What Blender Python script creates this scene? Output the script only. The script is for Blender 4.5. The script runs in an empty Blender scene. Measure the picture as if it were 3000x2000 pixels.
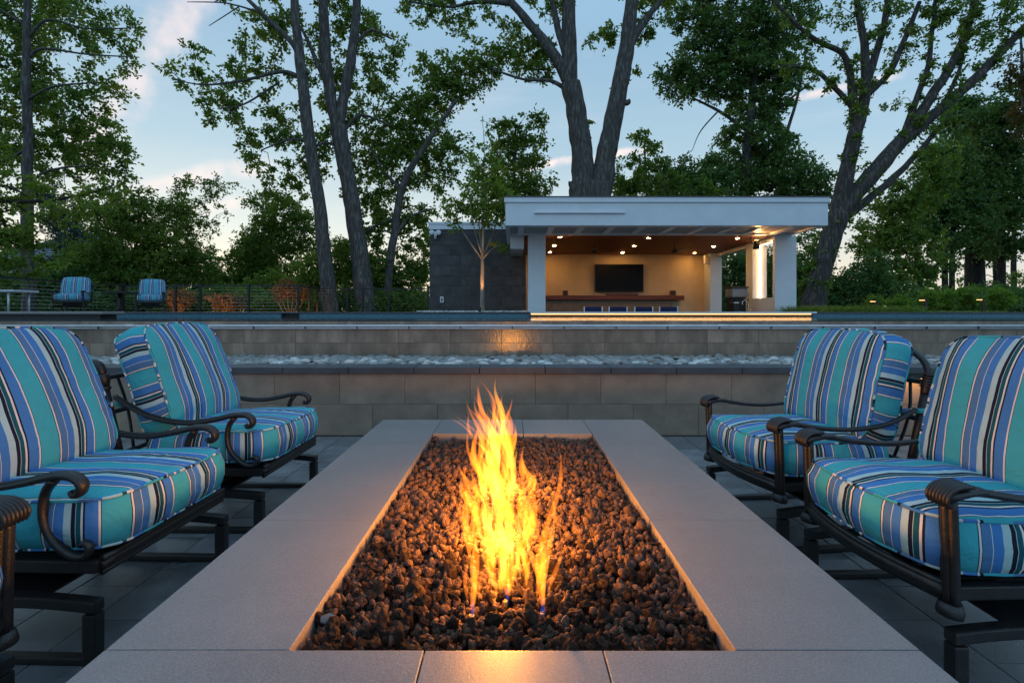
import bpy, bmesh, math, random
import numpy as np
from mathutils import Vector, Matrix, Euler

sc = bpy.context.scene
R = math.radians
random.seed(11)
rng = np.random.default_rng(11)

# ------------------------------------------------------------------ camera
FPX = 1200.0            # focal length in units of a 2352 px wide frame
CX, CY, EYE = 1177.0, 718.0, 1.146
cam_d = bpy.data.cameras.new('camera')
cam = bpy.data.objects.new('camera', cam_d)
sc.collection.objects.link(cam)
cam.location = (0, 0, EYE)
cam.rotation_euler = (R(90), 0, 0)
cam_d.sensor_width = 36.0
cam_d.lens = 36.0 * FPX / 2352.0
cam_d.shift_y = -66.0 / 2352.0
cam_d.shift_x = -1.0 / 2352.0
cam_d.clip_start = 0.05
cam_d.clip_end = 3000
sc.camera = cam

# ------------------------------------------------------------------ world, sun, exposure
SUN_AZ = R(-30)          # the sun has just gone down behind the trees, left of the view axis
SUN_EL = R(3.0)
SKY_GAMMA = 0.35
TWI = 4.0
SKY_GAIN = (1.05, 1.35, 1.60, 1)
w = bpy.data.worlds.new('World')
sc.world = w
w.use_nodes = True
nt = w.node_tree
nt.nodes.clear()
wo = nt.nodes.new('ShaderNodeOutputWorld')
bg = nt.nodes.new('ShaderNodeBackground')
sky = nt.nodes.new('ShaderNodeTexSky')
sky.sky_type = 'NISHITA'
sky.sun_disc = False
sky.sun_elevation = SUN_EL
sky.sun_rotation = SUN_AZ
sky.altitude = 0
sky.air_density = 1.0
sky.dust_density = 1.4
sky.ozone_density = 3.5
bg.inputs['Strength'].default_value = 0.15
# thin pink evening clouds, stretched along the horizon
tc = nt.nodes.new('ShaderNodeTexCoord')
mp = nt.nodes.new('ShaderNodeMapping')
mp.inputs['Rotation'].default_value = (R(8), R(-24), 0)
mp.inputs['Scale'].default_value = (1.1, 1.1, 6.0)
nz = nt.nodes.new('ShaderNodeTexNoise')
nz.inputs['Scale'].default_value = 2.1
nz.inputs['Detail'].default_value = 7
nz.inputs['Roughness'].default_value = 0.62
rp = nt.nodes.new('ShaderNodeValToRGB')
rp.color_ramp.elements[0].position = 0.57
rp.color_ramp.elements[1].position = 0.80
mx = nt.nodes.new('ShaderNodeMix')
mx.data_type = 'RGBA'
ml = nt.nodes.new('ShaderNodeMath')
ml.operation = 'MULTIPLY'
ml.inputs[1].default_value = 0.15
nt.links.new(tc.outputs['Generated'], mp.inputs['Vector'])
nt.links.new(mp.outputs['Vector'], nz.inputs['Vector'])
nt.links.new(nz.outputs['Fac'], rp.inputs['Fac'])
nt.links.new(rp.outputs['Color'], ml.inputs[0])
nt.links.new(ml.outputs[0], mx.inputs['Factor'])
gam = nt.nodes.new('ShaderNodeGamma')           # compresses the brightness range of the dome
gam.inputs['Gamma'].default_value = SKY_GAMMA
gain = nt.nodes.new('ShaderNodeMix')
gain.data_type = 'RGBA'; gain.blend_type = 'MULTIPLY'; gain.inputs['Factor'].default_value = 1.0
gain.inputs['B'].default_value = SKY_GAIN
nt.links.new(sky.outputs['Color'], gam.inputs['Color'])
nt.links.new(gam.outputs['Color'], gain.inputs['A'])
# even twilight gradient: warm at the horizon, pale, then blue overhead
sxyz = nt.nodes.new('ShaderNodeSeparateXYZ')
tco = nt.nodes.new('ShaderNodeTexCoord')
nt.links.new(tco.outputs['Generated'], sxyz.inputs[0])
grad = nt.nodes.new('ShaderNodeValToRGB')
cr = grad.color_ramp
stops = [(0.0, (0.95, 0.68, 0.40)), (0.07, (0.84, 0.70, 0.50)), (0.15, (0.60, 0.62, 0.56)), (0.28, (0.34, 0.465, 0.53)), (0.45, (0.235, 0.375, 0.49)), (0.75, (0.29, 0.50, 0.72)), (1.0, (0.32, 0.55, 0.80))]
cr.elements[0].position, cr.elements[0].color = 0.0, (*stops[0][1], 1)
cr.elements[1].position, cr.elements[1].color = 1.0, (*stops[-1][1], 1)
for p_, c_ in stops[1:-1]:
    e_ = cr.elements.new(p_); e_.color = (*c_, 1)
nt.links.new(sxyz.outputs[2], grad.inputs['Fac'])
# away from the sunset the horizon is blue grey instead of warm
grad2 = nt.nodes.new('ShaderNodeValToRGB')
cr2 = grad2.color_ramp
stops2 = [(0.0, (0.34, 0.46, 0.58)), (0.2, (0.33, 0.50, 0.66)), (0.5, (0.30, 0.51, 0.72)), (1.0, (0.32, 0.55, 0.80))]
cr2.elements[0].position, cr2.elements[0].color = 0.0, (*stops2[0][1], 1)
cr2.elements[1].position, cr2.elements[1].color = 1.0, (*stops2[-1][1], 1)
for p_, c_ in stops2[1:-1]:
    e_ = cr2.elements.new(p_); e_.color = (*c_, 1)
nt.links.new(sxyz.outputs[2], grad2.inputs['Fac'])
azm = nt.nodes.new('ShaderNodeVectorMath'); azm.operation = 'DOT_PRODUCT'
azm.inputs[1].default_value = (math.sin(SUN_AZ), math.cos(SUN_AZ), 0)
nt.links.new(tco.outputs['Generated'], azm.inputs[0])
azr = nt.nodes.new('ShaderNodeMapRange'); azr.interpolation_type = 'SMOOTHSTEP'
azr.inputs['From Min'].default_value = -0.35; azr.inputs['From Max'].default_value = 0.75
nt.links.new(azm.outputs['Value'], azr.inputs['Value'])
azx = nt.nodes.new('ShaderNodeMix'); azx.data_type = 'RGBA'
nt.links.new(azr.outputs[0], azx.inputs['Factor'])
nt.links.new(grad2.outputs['Color'], azx.inputs['A']); nt.links.new(grad.outputs['Color'], azx.inputs['B'])
gsc = nt.nodes.new('ShaderNodeMix'); gsc.data_type = 'RGBA'; gsc.blend_type = 'MULTIPLY'; gsc.inputs['Factor'].default_value = 1.0
gsc.inputs['B'].default_value = (TWI, TWI, TWI, 1)
nt.links.new(azx.outputs['Result'], gsc.inputs['A'])
both = nt.nodes.new('ShaderNodeMix'); both.data_type = 'RGBA'; both.inputs['Factor'].default_value = 0.75
nt.links.new(gain.outputs['Result'], both.inputs['A'])
nt.links.new(gsc.outputs['Result'], both.inputs['B'])
nt.links.new(both.outputs['Result'], mx.inputs['A'])
mx.inputs['B'].default_value = (3.6, 2.9, 2.7, 1)


def streak(prev, d1, d2, width, length, amount):
    """a long wisp of evening cloud lying between two directions of the sky"""
    d1 = Vector(d1).normalized(); d2 = Vector(d2).normalized()
    n_ = d1.cross(d2).normalized(); mid_ = (d1 + d2).normalized()
    tcs = nt.nodes.new('ShaderNodeTexCoord')
    def dot(v):
        q_ = nt.nodes.new('ShaderNodeVectorMath'); q_.operation = 'DOT_PRODUCT'; q_.inputs[1].default_value = v
        nt.links.new(tcs.outputs['Generated'], q_.inputs[0]); return q_.outputs['Value']
    def math_(op, a, b):
        m_ = nt.nodes.new('ShaderNodeMath'); m_.operation = op
        for k_, v_ in enumerate((a, b)):
            if v_ is None: continue
            if isinstance(v_, (int, float)): m_.inputs[k_].default_value = v_
            else: nt.links.new(v_, m_.inputs[k_])
        return m_.outputs[0]
    def rng_(v, a, b):
        r_ = nt.nodes.new('ShaderNodeMapRange'); r_.interpolation_type = 'SMOOTHSTEP'
        r_.inputs['From Min'].default_value = a; r_.inputs['From Max'].default_value = b
        nt.links.new(v, r_.inputs['Value']); return r_.outputs[0]
    wob_ = nt.nodes.new('ShaderNodeTexNoise'); wob_.inputs['Scale'].default_value = 7.0; wob_.inputs['Detail'].default_value = 8; wob_.inputs['Roughness'].default_value = .65
    nt.links.new(tcs.outputs['Generated'], wob_.inputs['Vector'])
    off = math_('MULTIPLY', math_('SUBTRACT', wob_.outputs['Fac'], .5), width * 2.2)
    across = rng_(math_('ABSOLUTE', math_('ADD', dot(n_), off), None), width, width * .1)
    along = rng_(dot(mid_), math.cos(length * 1.25), math.cos(length * .7))
    fine = nt.nodes.new('ShaderNodeTexNoise'); fine.inputs['Scale'].default_value = 26.0; fine.inputs['Detail'].default_value = 6
    nt.links.new(tcs.outputs['Generated'], fine.inputs['Vector'])
    f_ = math_('MULTIPLY', math_('MULTIPLY', across, along), math_('MULTIPLY', rng_(fine.outputs['Fac'], .25, .7), amount))
    m_ = nt.nodes.new('ShaderNodeMix'); m_.data_type = 'RGBA'
    nt.links.new(f_, m_.inputs['Factor']); nt.links.new(prev, m_.inputs['A'])
    m_.inputs['B'].default_value = (3.5, 2.75, 2.5, 1)
    return m_.outputs['Result']


def look(px, py):
    return ((px - CX) / FPX, 1.0, (CY - py) / FPX)


csky = streak(mx.outputs['Result'], look(285, 230), look(450, -30), .040, .26, .5)
csky = streak(csky, look(1180, 385), look(1420, 355), .012, .15, .8)
csky = streak(csky, look(1860, 220), look(2010, 185), .010, .075, .7)
csky = streak(csky, look(380, 420), look(560, 390), .022, .10, .5)
csky = streak(csky, look(420, 480), look(520, 470), .018, .07, .5)
nt.links.new(csky, bg.inputs['Color'])
nt.links.new(bg.outputs['Background'], wo.inputs['Surface'])

sun_d = bpy.data.lights.new('sun', 'SUN')
sun_d.energy = 0.15
sun_d.angle = R(6)
sun_d.color = (1.0, 0.75, 0.5)
sun = bpy.data.objects.new('sun', sun_d)
sc.collection.objects.link(sun)
sun.rotation_euler = (R(90 - 3), 0, math.pi - SUN_AZ)
sun.location = (-30, 60, 30)

sc.view_settings.view_transform = 'Standard'
sc.view_settings.look = 'None'
sc.view_settings.gamma = 1.0
sc.view_settings.use_curve_mapping = False
sc.view_settings.exposure = 1.3
sc.render.engine = 'CYCLES'
sc.cycles.use_denoising = True
try:
    sc.cycles.denoiser = 'OPENIMAGEDENOISE'
except Exception:
    pass
sc.cycles.max_bounces = 10
sc.cycles.diffuse_bounces = 6
sc.cycles.glossy_bounces = 3
sc.cycles.transmission_bounces = 6
sc.cycles.transparent_max_bounces = 16
sc.cycles.volume_bounces = 0
sc.cycles.sample_clamp_indirect = 6.0
sc.cycles.use_light_tree = True

# ------------------------------------------------------------------ helpers
COL = sc.collection


def P(px, py, Y):
    """a point of the place, seen at px,py when it stands at depth Y"""
    return Vector(((px - CX) / FPX * Y, Y, EYE - (py - CY) / FPX * Y))


def tag(o, label=None, cat=None, group=None, kind=None):
    if label: o['label'] = label
    if cat: o['category'] = cat
    if group: o['group'] = group
    if kind: o['kind'] = kind
    return o


def thing(name, label, cat, loc=(0, 0, 0), rz=0.0, group=None):
    o = bpy.data.objects.new(name, None)
    o.empty_display_size = 0.1
    o.location = loc
    o.rotation_euler = (0, 0, rz)
    COL.objects.link(o)
    return tag(o, label, cat, group)


class MB:
    def __init__(s):
        s.v = []; s.f = []; s.uv = {}

    def add(s, vs, fs):
        b = len(s.v)
        s.v += [tuple(q) for q in vs]
        s.f += [tuple(i + b for i in f) for f in fs]
        return b

    def box(s, x0, x1, y0, y1, z0, z1):
        s.add([(x0, y0, z0), (x1, y0, z0), (x1, y1, z0), (x0, y1, z0),
               (x0, y0, z1), (x1, y0, z1), (x1, y1, z1), (x0, y1, z1)],
              [(3, 2, 1, 0), (4, 5, 6, 7), (0, 1, 5, 4), (1, 2, 6, 5), (2, 3, 7, 6), (3, 0, 4, 7)])
        return s

    def prism(s, pts, axis, a, b):
        """closed 2D outline pushed along an axis: 'x': pts are (y,z), 'y': (x,z), 'z': (x,y)"""
        n = len(pts)
        def mk(p, t):
            return {'x': (t, p[0], p[1]), 'y': (p[0], t, p[1]), 'z': (p[0], p[1], t)}[axis]
        vs = [mk(p, a) for p in pts] + [mk(p, b) for p in pts]
        fs = [tuple(range(n))[::-1], tuple(range(n, 2 * n))]
        fs += [(i, (i + 1) % n, n + (i + 1) % n, n + i) for i in range(n)]
        s.add(vs, fs)
        return s

    def tube(s, pts, rad, sides=8, flat=None, cap=True, smooth=0):
        pts = [Vector(p) for p in pts]
        if not hasattr(rad, '__len__'):
            rad = [rad] * len(pts)
        if smooth:
            pts, rad = catmull(pts, list(rad), smooth)
        n = len(pts)
        ts = []
        for i in range(n):
            t = pts[min(i + 1, n - 1)] - pts[max(i - 1, 0)]
            ts.append(t.normalized() if t.length > 1e-9 else Vector((0, 0, 1)))
        up = Vector((0, 0, 1)) if abs(ts[0].z) < 0.9 else Vector((0, 1, 0))
        nrm = (up - ts[0] * up.dot(ts[0])).normalized()
        vs = []
        for i in range(n):
            nrm = nrm - ts[i] * nrm.dot(ts[i])
            nrm = nrm.normalized() if nrm.length > 1e-6 else ts[i].orthogonal().normalized()
            bi = ts[i].cross(nrm)
            ra, rb = (rad[i], rad[i]) if flat is None else (rad[i] * flat[0], rad[i] * flat[1])
            for k in range(sides):
                a = 2 * math.pi * k / sides
                vs.append(pts[i] + nrm * (math.cos(a) * ra) + bi * (math.sin(a) * rb))
        fs = []
        for i in range(n - 1):
            for k in range(sides):
                k2 = (k + 1) % sides
                fs.append((i * sides + k, i * sides + k2, (i + 1) * sides + k2, (i + 1) * sides + k))
        if cap:
            fs.append(tuple(range(sides))[::-1])
            fs.append(tuple((n - 1) * sides + k for k in range(sides)))
        s.add(vs, fs)
        return s

    def lathe(s, prof, c=(0, 0, 0), sides=16, axis='z'):
        """prof: list of (radius, height)"""
        vs = []; n = len(prof)
        for r, h in prof:
            for k in range(sides):
                a = 2 * math.pi * k / sides
                x, y = r * math.cos(a), r * math.sin(a)
                if axis == 'z': q = (c[0] + x, c[1] + y, c[2] + h)
                elif axis == 'y': q = (c[0] + x, c[1] + h, c[2] - y)
                else: q = (c[0] + h, c[1] + y, c[2] - x)
                vs.append(q)
        fs = []
        for i in range(n - 1):
            for k in range(sides):
                k2 = (k + 1) % sides
                fs.append((i * sides + k, i * sides + k2, (i + 1) * sides + k2, (i + 1) * sides + k))
        fs.append(tuple(range(sides))[::-1])
        fs.append(tuple((n - 1) * sides + k for k in range(sides)))
        s.add(vs, fs)
        return s

    def mesh(s, name, m, smooth=False, bevel=0.0, seg=1):
        me = bpy.data.meshes.new(name)
        me.from_pydata(s.v, [], s.f)
        bm = bmesh.new(); bm.from_mesh(me)
        if bevel > 0:
            ed = [e for e in bm.edges if len(e.link_faces) == 2 and e.calc_face_angle(0) > 0.5]
            bmesh.ops.bevel(bm, geom=ed, offset=bevel, segments=seg, affect='EDGES', profile=0.6)
        bmesh.ops.recalc_face_normals(bm, faces=bm.faces)
        bm.to_mesh(me); bm.free()
        if m: me.materials.append(m)
        if smooth:
            me.polygons.foreach_set('use_smooth', [True] * len(me.polygons))
        me.update()
        return me

    def build(s, name, m, parent=None, smooth=False, bevel=0.0, seg=1, world=True):
        """vertices are world coordinates unless world=False; children are stored relative to the parent"""
        if parent is not None and world:
            L = world_loc(parent)
            s.v = [(x - L.x, y - L.y, z - L.z) for x, y, z in s.v]
        me = s.mesh(name, m, smooth, bevel, seg)
        o = bpy.data.objects.new(name, me)
        COL.objects.link(o)
        if parent is not None: o.parent = parent
        return o


def world_loc(o):
    L = Vector((0, 0, 0))
    while o is not None:
        L = L + Vector(o.location)
        o = o.parent
    return L


def catmull(pts, rad, k):
    out, ro = [], []
    n = len(pts)
    for i in range(n - 1):
        p0 = pts[max(i - 1, 0)]; p1 = pts[i]; p2 = pts[i + 1]; p3 = pts[min(i + 2, n - 1)]
        for j in range(k):
            t = j / k
            q = 0.5 * ((2 * p1) + (p2 - p0) * t + (2 * p0 - 5 * p1 + 4 * p2 - p3) * t * t + (3 * p1 - p0 - 3 * p2 + p3) * t ** 3)
            out.append(q); ro.append(rad[i] * (1 - t) + rad[i + 1] * t)
    out.append(pts[-1]); ro.append(rad[-1])
    return out, ro


def place(me, name, loc, parent=None, rot=(0, 0, 0), scale=(1, 1, 1)):
    o = bpy.data.objects.new(name, me)
    COL.objects.link(o)
    if parent is not None:
        o.parent = parent
        loc = Vector(loc) - world_loc(parent)
    o.location = loc; o.rotation_euler = rot; o.scale = scale
    return o


def copy_tree(o, parent=None):
    c = o.copy()
    COL.objects.link(c)
    c.parent = parent
    for ch in list(o.children):
        copy_tree(ch, c)
    return c


# ------------------------------------------------------------------ materials
MATS = {}


def material(name, col, rough=0.6, spec=0.4, metal=0.0, var=0.12, nscale=6.0, col2=None, bump=0.0, bscale=60.0,
             rand=0.0, stretch=(1, 1, 1), detail=5, coat=0.0, rvar=0.0, emit=None, estr=0.0, blot=0.0, bsc=2.2):
    m = bpy.data.materials.new(name)
    m.use_nodes = True
    t = m.node_tree; N = t.nodes; Lk = t.links
    b = N['Principled BSDF']
    b.inputs['Roughness'].default_value = rough
    b.inputs['Metallic'].default_value = metal
    b.inputs['Specular IOR Level'].default_value = spec
    b.inputs['Coat Weight'].default_value = coat
    if emit:
        b.inputs['Emission Color'].default_value = (*emit, 1)
        b.inputs['Emission Strength'].default_value = estr
    c1 = Vector(col)
    c2 = Vector(col2) if col2 else c1 * (1 + var * 2)
    c0 = c1 * (1 - var)
    co = N.new('ShaderNodeTexCoord')
    mpn = N.new('ShaderNodeMapping'); mpn.inputs['Scale'].default_value = stretch
    oi = N.new('ShaderNodeObjectInfo')
    ad = N.new('ShaderNodeVectorMath'); ad.operation = 'ADD'
    sc_ = N.new('ShaderNodeVectorMath'); sc_.operation = 'SCALE'; sc_.inputs['Scale'].default_value = 37.0
    cmb = N.new('ShaderNodeCombineXYZ')
    for i in range(3): Lk.new(oi.outputs['Random'], cmb.inputs[i])
    Lk.new(cmb.outputs[0], sc_.inputs[0])
    Lk.new(co.outputs['Object'], ad.inputs[0]); Lk.new(sc_.outputs[0], ad.inputs[1])
    Lk.new(ad.outputs[0], mpn.inputs['Vector'])
    n1 = N.new('ShaderNodeTexNoise'); n1.inputs['Scale'].default_value = nscale
    n1.inputs['Detail'].default_value = detail; n1.inputs['Roughness'].default_value = 0.6
    Lk.new(mpn.outputs[0], n1.inputs['Vector'])
    r = N.new('ShaderNodeValToRGB')
    r.color_ramp.elements[0].position = 0.3; r.color_ramp.elements[0].color = (*c0, 1)
    r.color_ramp.elements[1].position = 0.72; r.color_ramp.elements[1].color = (*c2, 1)
    e = r.color_ramp.elements.new(0.5); e.color = (*c1, 1)
    Lk.new(n1.outputs['Fac'], r.inputs['Fac'])
    out = r.outputs['Color']
    if rand > 0:
        mr = N.new('ShaderNodeMapRange'); mr.inputs['To Min'].default_value = 1 - rand; mr.inputs['To Max'].default_value = 1 + rand
        Lk.new(oi.outputs['Random'], mr.inputs['Value'])
        hs = N.new('ShaderNodeHueSaturation')
        Lk.new(mr.outputs[0], hs.inputs['Value']); Lk.new(out, hs.inputs['Color'])
        out = hs.outputs['Color']
    if blot > 0:        # weathering: broad uneven tone, water marks
        n5 = N.new('ShaderNodeTexNoise'); n5.inputs['Scale'].default_value = bsc; n5.inputs['Detail'].default_value = 6; n5.inputs['Roughness'].default_value = .7
        Lk.new(mpn.outputs[0], n5.inputs['Vector'])
        mr5 = N.new('ShaderNodeMapRange'); mr5.inputs['From Min'].default_value = .3; mr5.inputs['From Max'].default_value = .7
        mr5.inputs['To Min'].default_value = 1 - blot; mr5.inputs['To Max'].default_value = 1 + blot
        Lk.new(n5.outputs['Fac'], mr5.inputs['Value'])
        hs5 = N.new('ShaderNodeHueSaturation'); Lk.new(mr5.outputs[0], hs5.inputs['Value']); Lk.new(out, hs5.inputs['Color'])
        out = hs5.outputs['Color']
    Lk.new(out, b.inputs['Base Color'])
    if rvar > 0:
        mr2 = N.new('ShaderNodeMapRange'); mr2.inputs['To Min'].default_value = max(0.02, rough - rvar); mr2.inputs['To Max'].default_value = rough + rvar
        Lk.new(n1.outputs['Fac'], mr2.inputs['Value']); Lk.new(mr2.outputs[0], b.inputs['Roughness'])
    if bump > 0:
        n2 = N.new('ShaderNodeTexNoise'); n2.inputs['Scale'].default_value = bscale; n2.inputs['Detail'].default_value = 4
        Lk.new(mpn.outputs[0], n2.inputs['Vector'])
        bp = N.new('ShaderNodeBump'); bp.inputs['Strength'].default_value = bump; bp.inputs['Distance'].default_value = 0.01
        Lk.new(n2.outputs['Fac'], bp.inputs['Height']); Lk.new(bp.outputs[0], b.inputs['Normal'])
    MATS[name] = m
    return m


def emission(name, col, strength):
    m = bpy.data.materials.new(name); m.use_nodes = True
    t = m.node_tree; t.nodes.clear()
    o = t.nodes.new('ShaderNodeOutputMaterial'); e = t.nodes.new('ShaderNodeEmission')
    e.inputs['Color'].default_value = (*col, 1); e.inputs['Strength'].default_value = strength
    t.links.new(e.outputs[0], o.inputs['Surface'])
    return m


def leaf_material(name, c0, c1, c2, trans=0.45, scale=0.7):
    m = bpy.data.materials.new(name); m.use_nodes = True
    t = m.node_tree; N = t.nodes; Lk = t.links; N.clear()
    o = N.new('ShaderNodeOutputMaterial')
    geo = N.new('ShaderNodeNewGeometry')
    n1 = N.new('ShaderNodeTexNoise'); n1.inputs['Scale'].default_value = scale; n1.inputs['Detail'].default_value = 2
    n2 = N.new('ShaderNodeTexNoise'); n2.inputs['Scale'].default_value = 9.0; n2.inputs['Detail'].default_value = 1
    tcn = N.new('ShaderNodeTexCoord')
    Lk.new(tcn.outputs['Object'], n1.inputs['Vector']); Lk.new(tcn.outputs['Object'], n2.inputs['Vector'])
    mm = N.new('ShaderNodeMath'); mm.operation = 'MULTIPLY_ADD'; mm.inputs[1].default_value = 0.5
    m2 = N.new('ShaderNodeMath'); m2.operation = 'MULTIPLY'; m2.inputs[1].default_value = 0.5
    Lk.new(n2.outputs['Fac'], m2.inputs[0]); Lk.new(n1.outputs['Fac'], mm.inputs[0]); Lk.new(m2.outputs[0], mm.inputs[2])
    r = N.new('ShaderNodeValToRGB')
    r.color_ramp.elements[0].position = 0.36; r.color_ramp.elements[0].color = (*c0, 1)
    r.color_ramp.elements[1].position = 0.64; r.color_ramp.elements[1].color = (*c2, 1)
    e = r.color_ramp.elements.new(0.5); e.color = (*c1, 1)
    Lk.new(mm.outputs[0], r.inputs['Fac'])
    d = N.new('ShaderNodeBsdfPrincipled'); d.inputs['Roughness'].default_value = 0.5; d.inputs['Specular IOR Level'].default_value = 0.3
    tr = N.new('ShaderNodeBsdfTranslucent')
    g = N.new('ShaderNodeMix'); g.data_type = 'RGBA'; g.blend_type = 'MULTIPLY'; g.inputs['Factor'].default_value = 1.0
    g.inputs['B'].default_value = (1.5, 1.35, 0.6, 1)
    Lk.new(r.outputs[0], d.inputs['Base Color']); Lk.new(r.outputs[0], g.inputs['A']); Lk.new(g.outputs['Result'], tr.inputs['Color'])
    ms = N.new('ShaderNodeMixShader'); ms.inputs[0].default_value = trans
    Lk.new(d.outputs[0], ms.inputs[1]); Lk.new(tr.outputs[0], ms.inputs[2]); Lk.new(ms.outputs[0], o.inputs['Surface'])
    return m


def bark_material(name, c0, c1):
    m = material(name, c0, rough=0.9, spec=0.15, var=0.3, nscale=9, col2=c1, bump=0.9, bscale=22, stretch=(1.6, 1.6, 0.28))
    return m


M_white = material('white_paint', (0.66, 0.70, 0.74), rough=0.45, spec=0.3, var=0.03, nscale=3)
M_cream = material('cream_plaster', (0.60, 0.47, 0.31), rough=0.75, spec=0.15, var=0.05, nscale=4, bump=0.1, bscale=140)
M_walltile = material('wall_tile', (0.248, 0.182, 0.134), rough=0.42, spec=0.4, var=0.13, nscale=4.5, rand=0.09, bump=0.10, bscale=90, rvar=0.12, blot=.14, bsc=2.5)
M_wetwall = material('wet_wall_tile', (0.240, 0.178, 0.132), rough=0.17, spec=0.6, var=0.14, nscale=5, rand=0.09, bump=0.08, bscale=60, rvar=0.1, stretch=(1, 1, 0.3), blot=.22, bsc=5)
M_grout = material('grout', (0.085, 0.078, 0.072), rough=0.9, spec=0.1)
M_cap = material('cap_stone', (0.060, 0.062, 0.070), rough=0.42, spec=0.45, var=0.15, nscale=8, rand=0.08, bump=0.1, bscale=120)
M_darktile = material('charcoal_tile', (0.060, 0.056, 0.056), rough=0.5, spec=0.35, var=0.3, nscale=3.5, rand=0.12, bump=0.15, bscale=50)
M_paver = material('terrace_paver', (0.150, 0.152, 0.158), rough=0.30, spec=0.5, var=0.22, nscale=5, rand=0.18, bump=0.16, bscale=140, rvar=0.12, blot=.22, bsc=4)
M_slab = material('granite_slab', (0.200, 0.178, 0.171), rough=0.40, spec=0.5, var=0.16, nscale=230, rand=0.06, bump=0.12, bscale=330, detail=2, blot=.10, bsc=3.5, rvar=.06)
M_liner = material('pit_liner', (0.38, 0.28, 0.20), rough=0.6, spec=0.3, var=0.1, nscale=160, bump=0.12, bscale=260)
M_lava = material('lava_rock', (0.078, 0.046, 0.034), rough=0.95, spec=0.12, var=0.45, nscale=34, rand=0.45, bump=1.0, bscale=170, col2=(0.14, 0.080, 0.056))
M_slate = material('blue_slate', (0.055, 0.075, 0.10), rough=0.6, spec=0.3, var=0.15, nscale=20)
M_pebble = material('river_pebble', (0.40, 0.385, 0.36), rough=0.55, spec=0.3, var=0.25, nscale=9, rand=0.5, bump=0.15, bscale=60)
M_iron = material('bronze_metal', (0.012, 0.0105, 0.010), rough=0.40, spec=0.5, metal=0.0, var=0.3, nscale=30, bump=0.22, bscale=210, col2=(0.023, 0.018, 0.0155), rvar=0.12)
M_black = material('black_metal', (0.012, 0.013, 0.014), rough=0.42, spec=0.45, var=0.2, nscale=20)
M_steel = material('steel', (0.55, 0.56, 0.57), rough=0.25, spec=0.5, metal=0.9, var=0.05)
M_pipe = material('rail_metal', (0.52, 0.54, 0.57), rough=0.35, spec=0.5, metal=0.3, var=0.08, nscale=8)
M_wood = material('ipe_wood', (0.25, 0.050, 0.014), rough=0.58, spec=0.4, var=0.35, nscale=5, stretch=(0.6, 7, 7), rand=0.15)
M_mantel = material('mahogany', (0.16, 0.040, 0.022), rough=0.35, spec=0.4, var=0.25, nscale=5, stretch=(0.6, 6, 6))
M_screen = material('screen_glass', (0.004, 0.004, 0.005), rough=0.22, spec=0.10, var=0.0)
M_navy = material('navy_sling', (0.022, 0.026, 0.085), rough=0.7, spec=0.2, var=0.1, nscale=90)
M_glass = material('clear_plastic', (0.20, 0.21, 0.22), rough=0.08, spec=0.5, var=0.02)
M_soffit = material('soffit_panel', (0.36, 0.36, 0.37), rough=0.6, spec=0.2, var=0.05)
M_roofedge = material('roof_edge_metal', (0.10, 0.10, 0.11), rough=0.5, spec=0.4)
M_shingle = material('grey_shingle', (0.16, 0.17, 0.19), rough=0.85, spec=0.1, var=0.25, nscale=14, rand=0.12)
M_siding = material('house_siding', (0.35, 0.36, 0.38), rough=0.8, spec=0.1)
M_lawn = material('lawn_ground', (0.030, 0.050, 0.014), rough=0.95, spec=0.1, var=0.35, nscale=1.5, bump=0.5, bscale=30)
M_mulch = material('mulch', (0.030, 0.020, 0.014), rough=0.95, spec=0.1, var=0.4, nscale=12, bump=0.8, bscale=45)
M_pooltile = material('pool_tile', (0.055, 0.095, 0.125), rough=0.25, spec=0.5, var=0.2, nscale=5, rand=0.25)
M_warm = emission('warm_led', (1.0, 0.50, 0.15), 1.6)
M_lamp = emission('recessed_lamp', (1.0, 0.50, 0.14), 165.0)
M_led = emission('opening_led', (1.0, 0.54, 0.20), 11.0)
M_path = emission('path_lamp', (1.0, 0.50, 0.16), 2.0)

M_bark = bark_material('grey_bark', (0.080, 0.072, 0.066), (0.21, 0.19, 0.175))
M_barkd = bark_material('dark_bark', (0.035, 0.030, 0.026), (0.090, 0.078, 0.068))
M_barkm = bark_material('brown_grey_bark', (0.060, 0.052, 0.047), (0.16, 0.14, 0.125))
M_barkl = bark_material('young_bark', (0.22, 0.19, 0.15), (0.36, 0.31, 0.25))
M_leaf = leaf_material('oak_leaf', (0.066, 0.135, 0.026), (0.125, 0.215, 0.036), (0.20, 0.27, 0.05))
M_leafy = leaf_material('bright_leaf', (0.09, 0.16, 0.022), (0.155, 0.24, 0.032), (0.22, 0.28, 0.045))
M_leafd = leaf_material('deep_leaf', (0.052, 0.112, 0.034), (0.092, 0.178, 0.046), (0.14, 0.22, 0.052), trans=0.35)
M_leafb = leaf_material('blue_spruce_leaf', (0.020, 0.046, 0.040), (0.034, 0.070, 0.058), (0.05, 0.09, 0.07), trans=0.2)
M_leafr = leaf_material('turning_leaf', (0.05, 0.06, 0.016), (0.09, 0.07, 0.018), (0.13, 0.075, 0.02))
M_box = leaf_material('boxwood_leaf', (0.085, 0.17, 0.025), (0.15, 0.26, 0.035), (0.22, 0.31, 0.05), scale=2.5)
M_hyd = leaf_material('hydrangea_leaf', (0.15, 0.085, 0.035), (0.23, 0.13, 0.05), (0.20, 0.15, 0.04), trans=0.4, scale=3)
M_stem = material('dry_stem', (0.20, 0.13, 0.07), rough=0.9, spec=0.1)
M_grass = leaf_material('liriope_blade', (0.085, 0.15, 0.025), (0.14, 0.22, 0.035), (0.20, 0.26, 0.05), scale=2)


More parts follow.
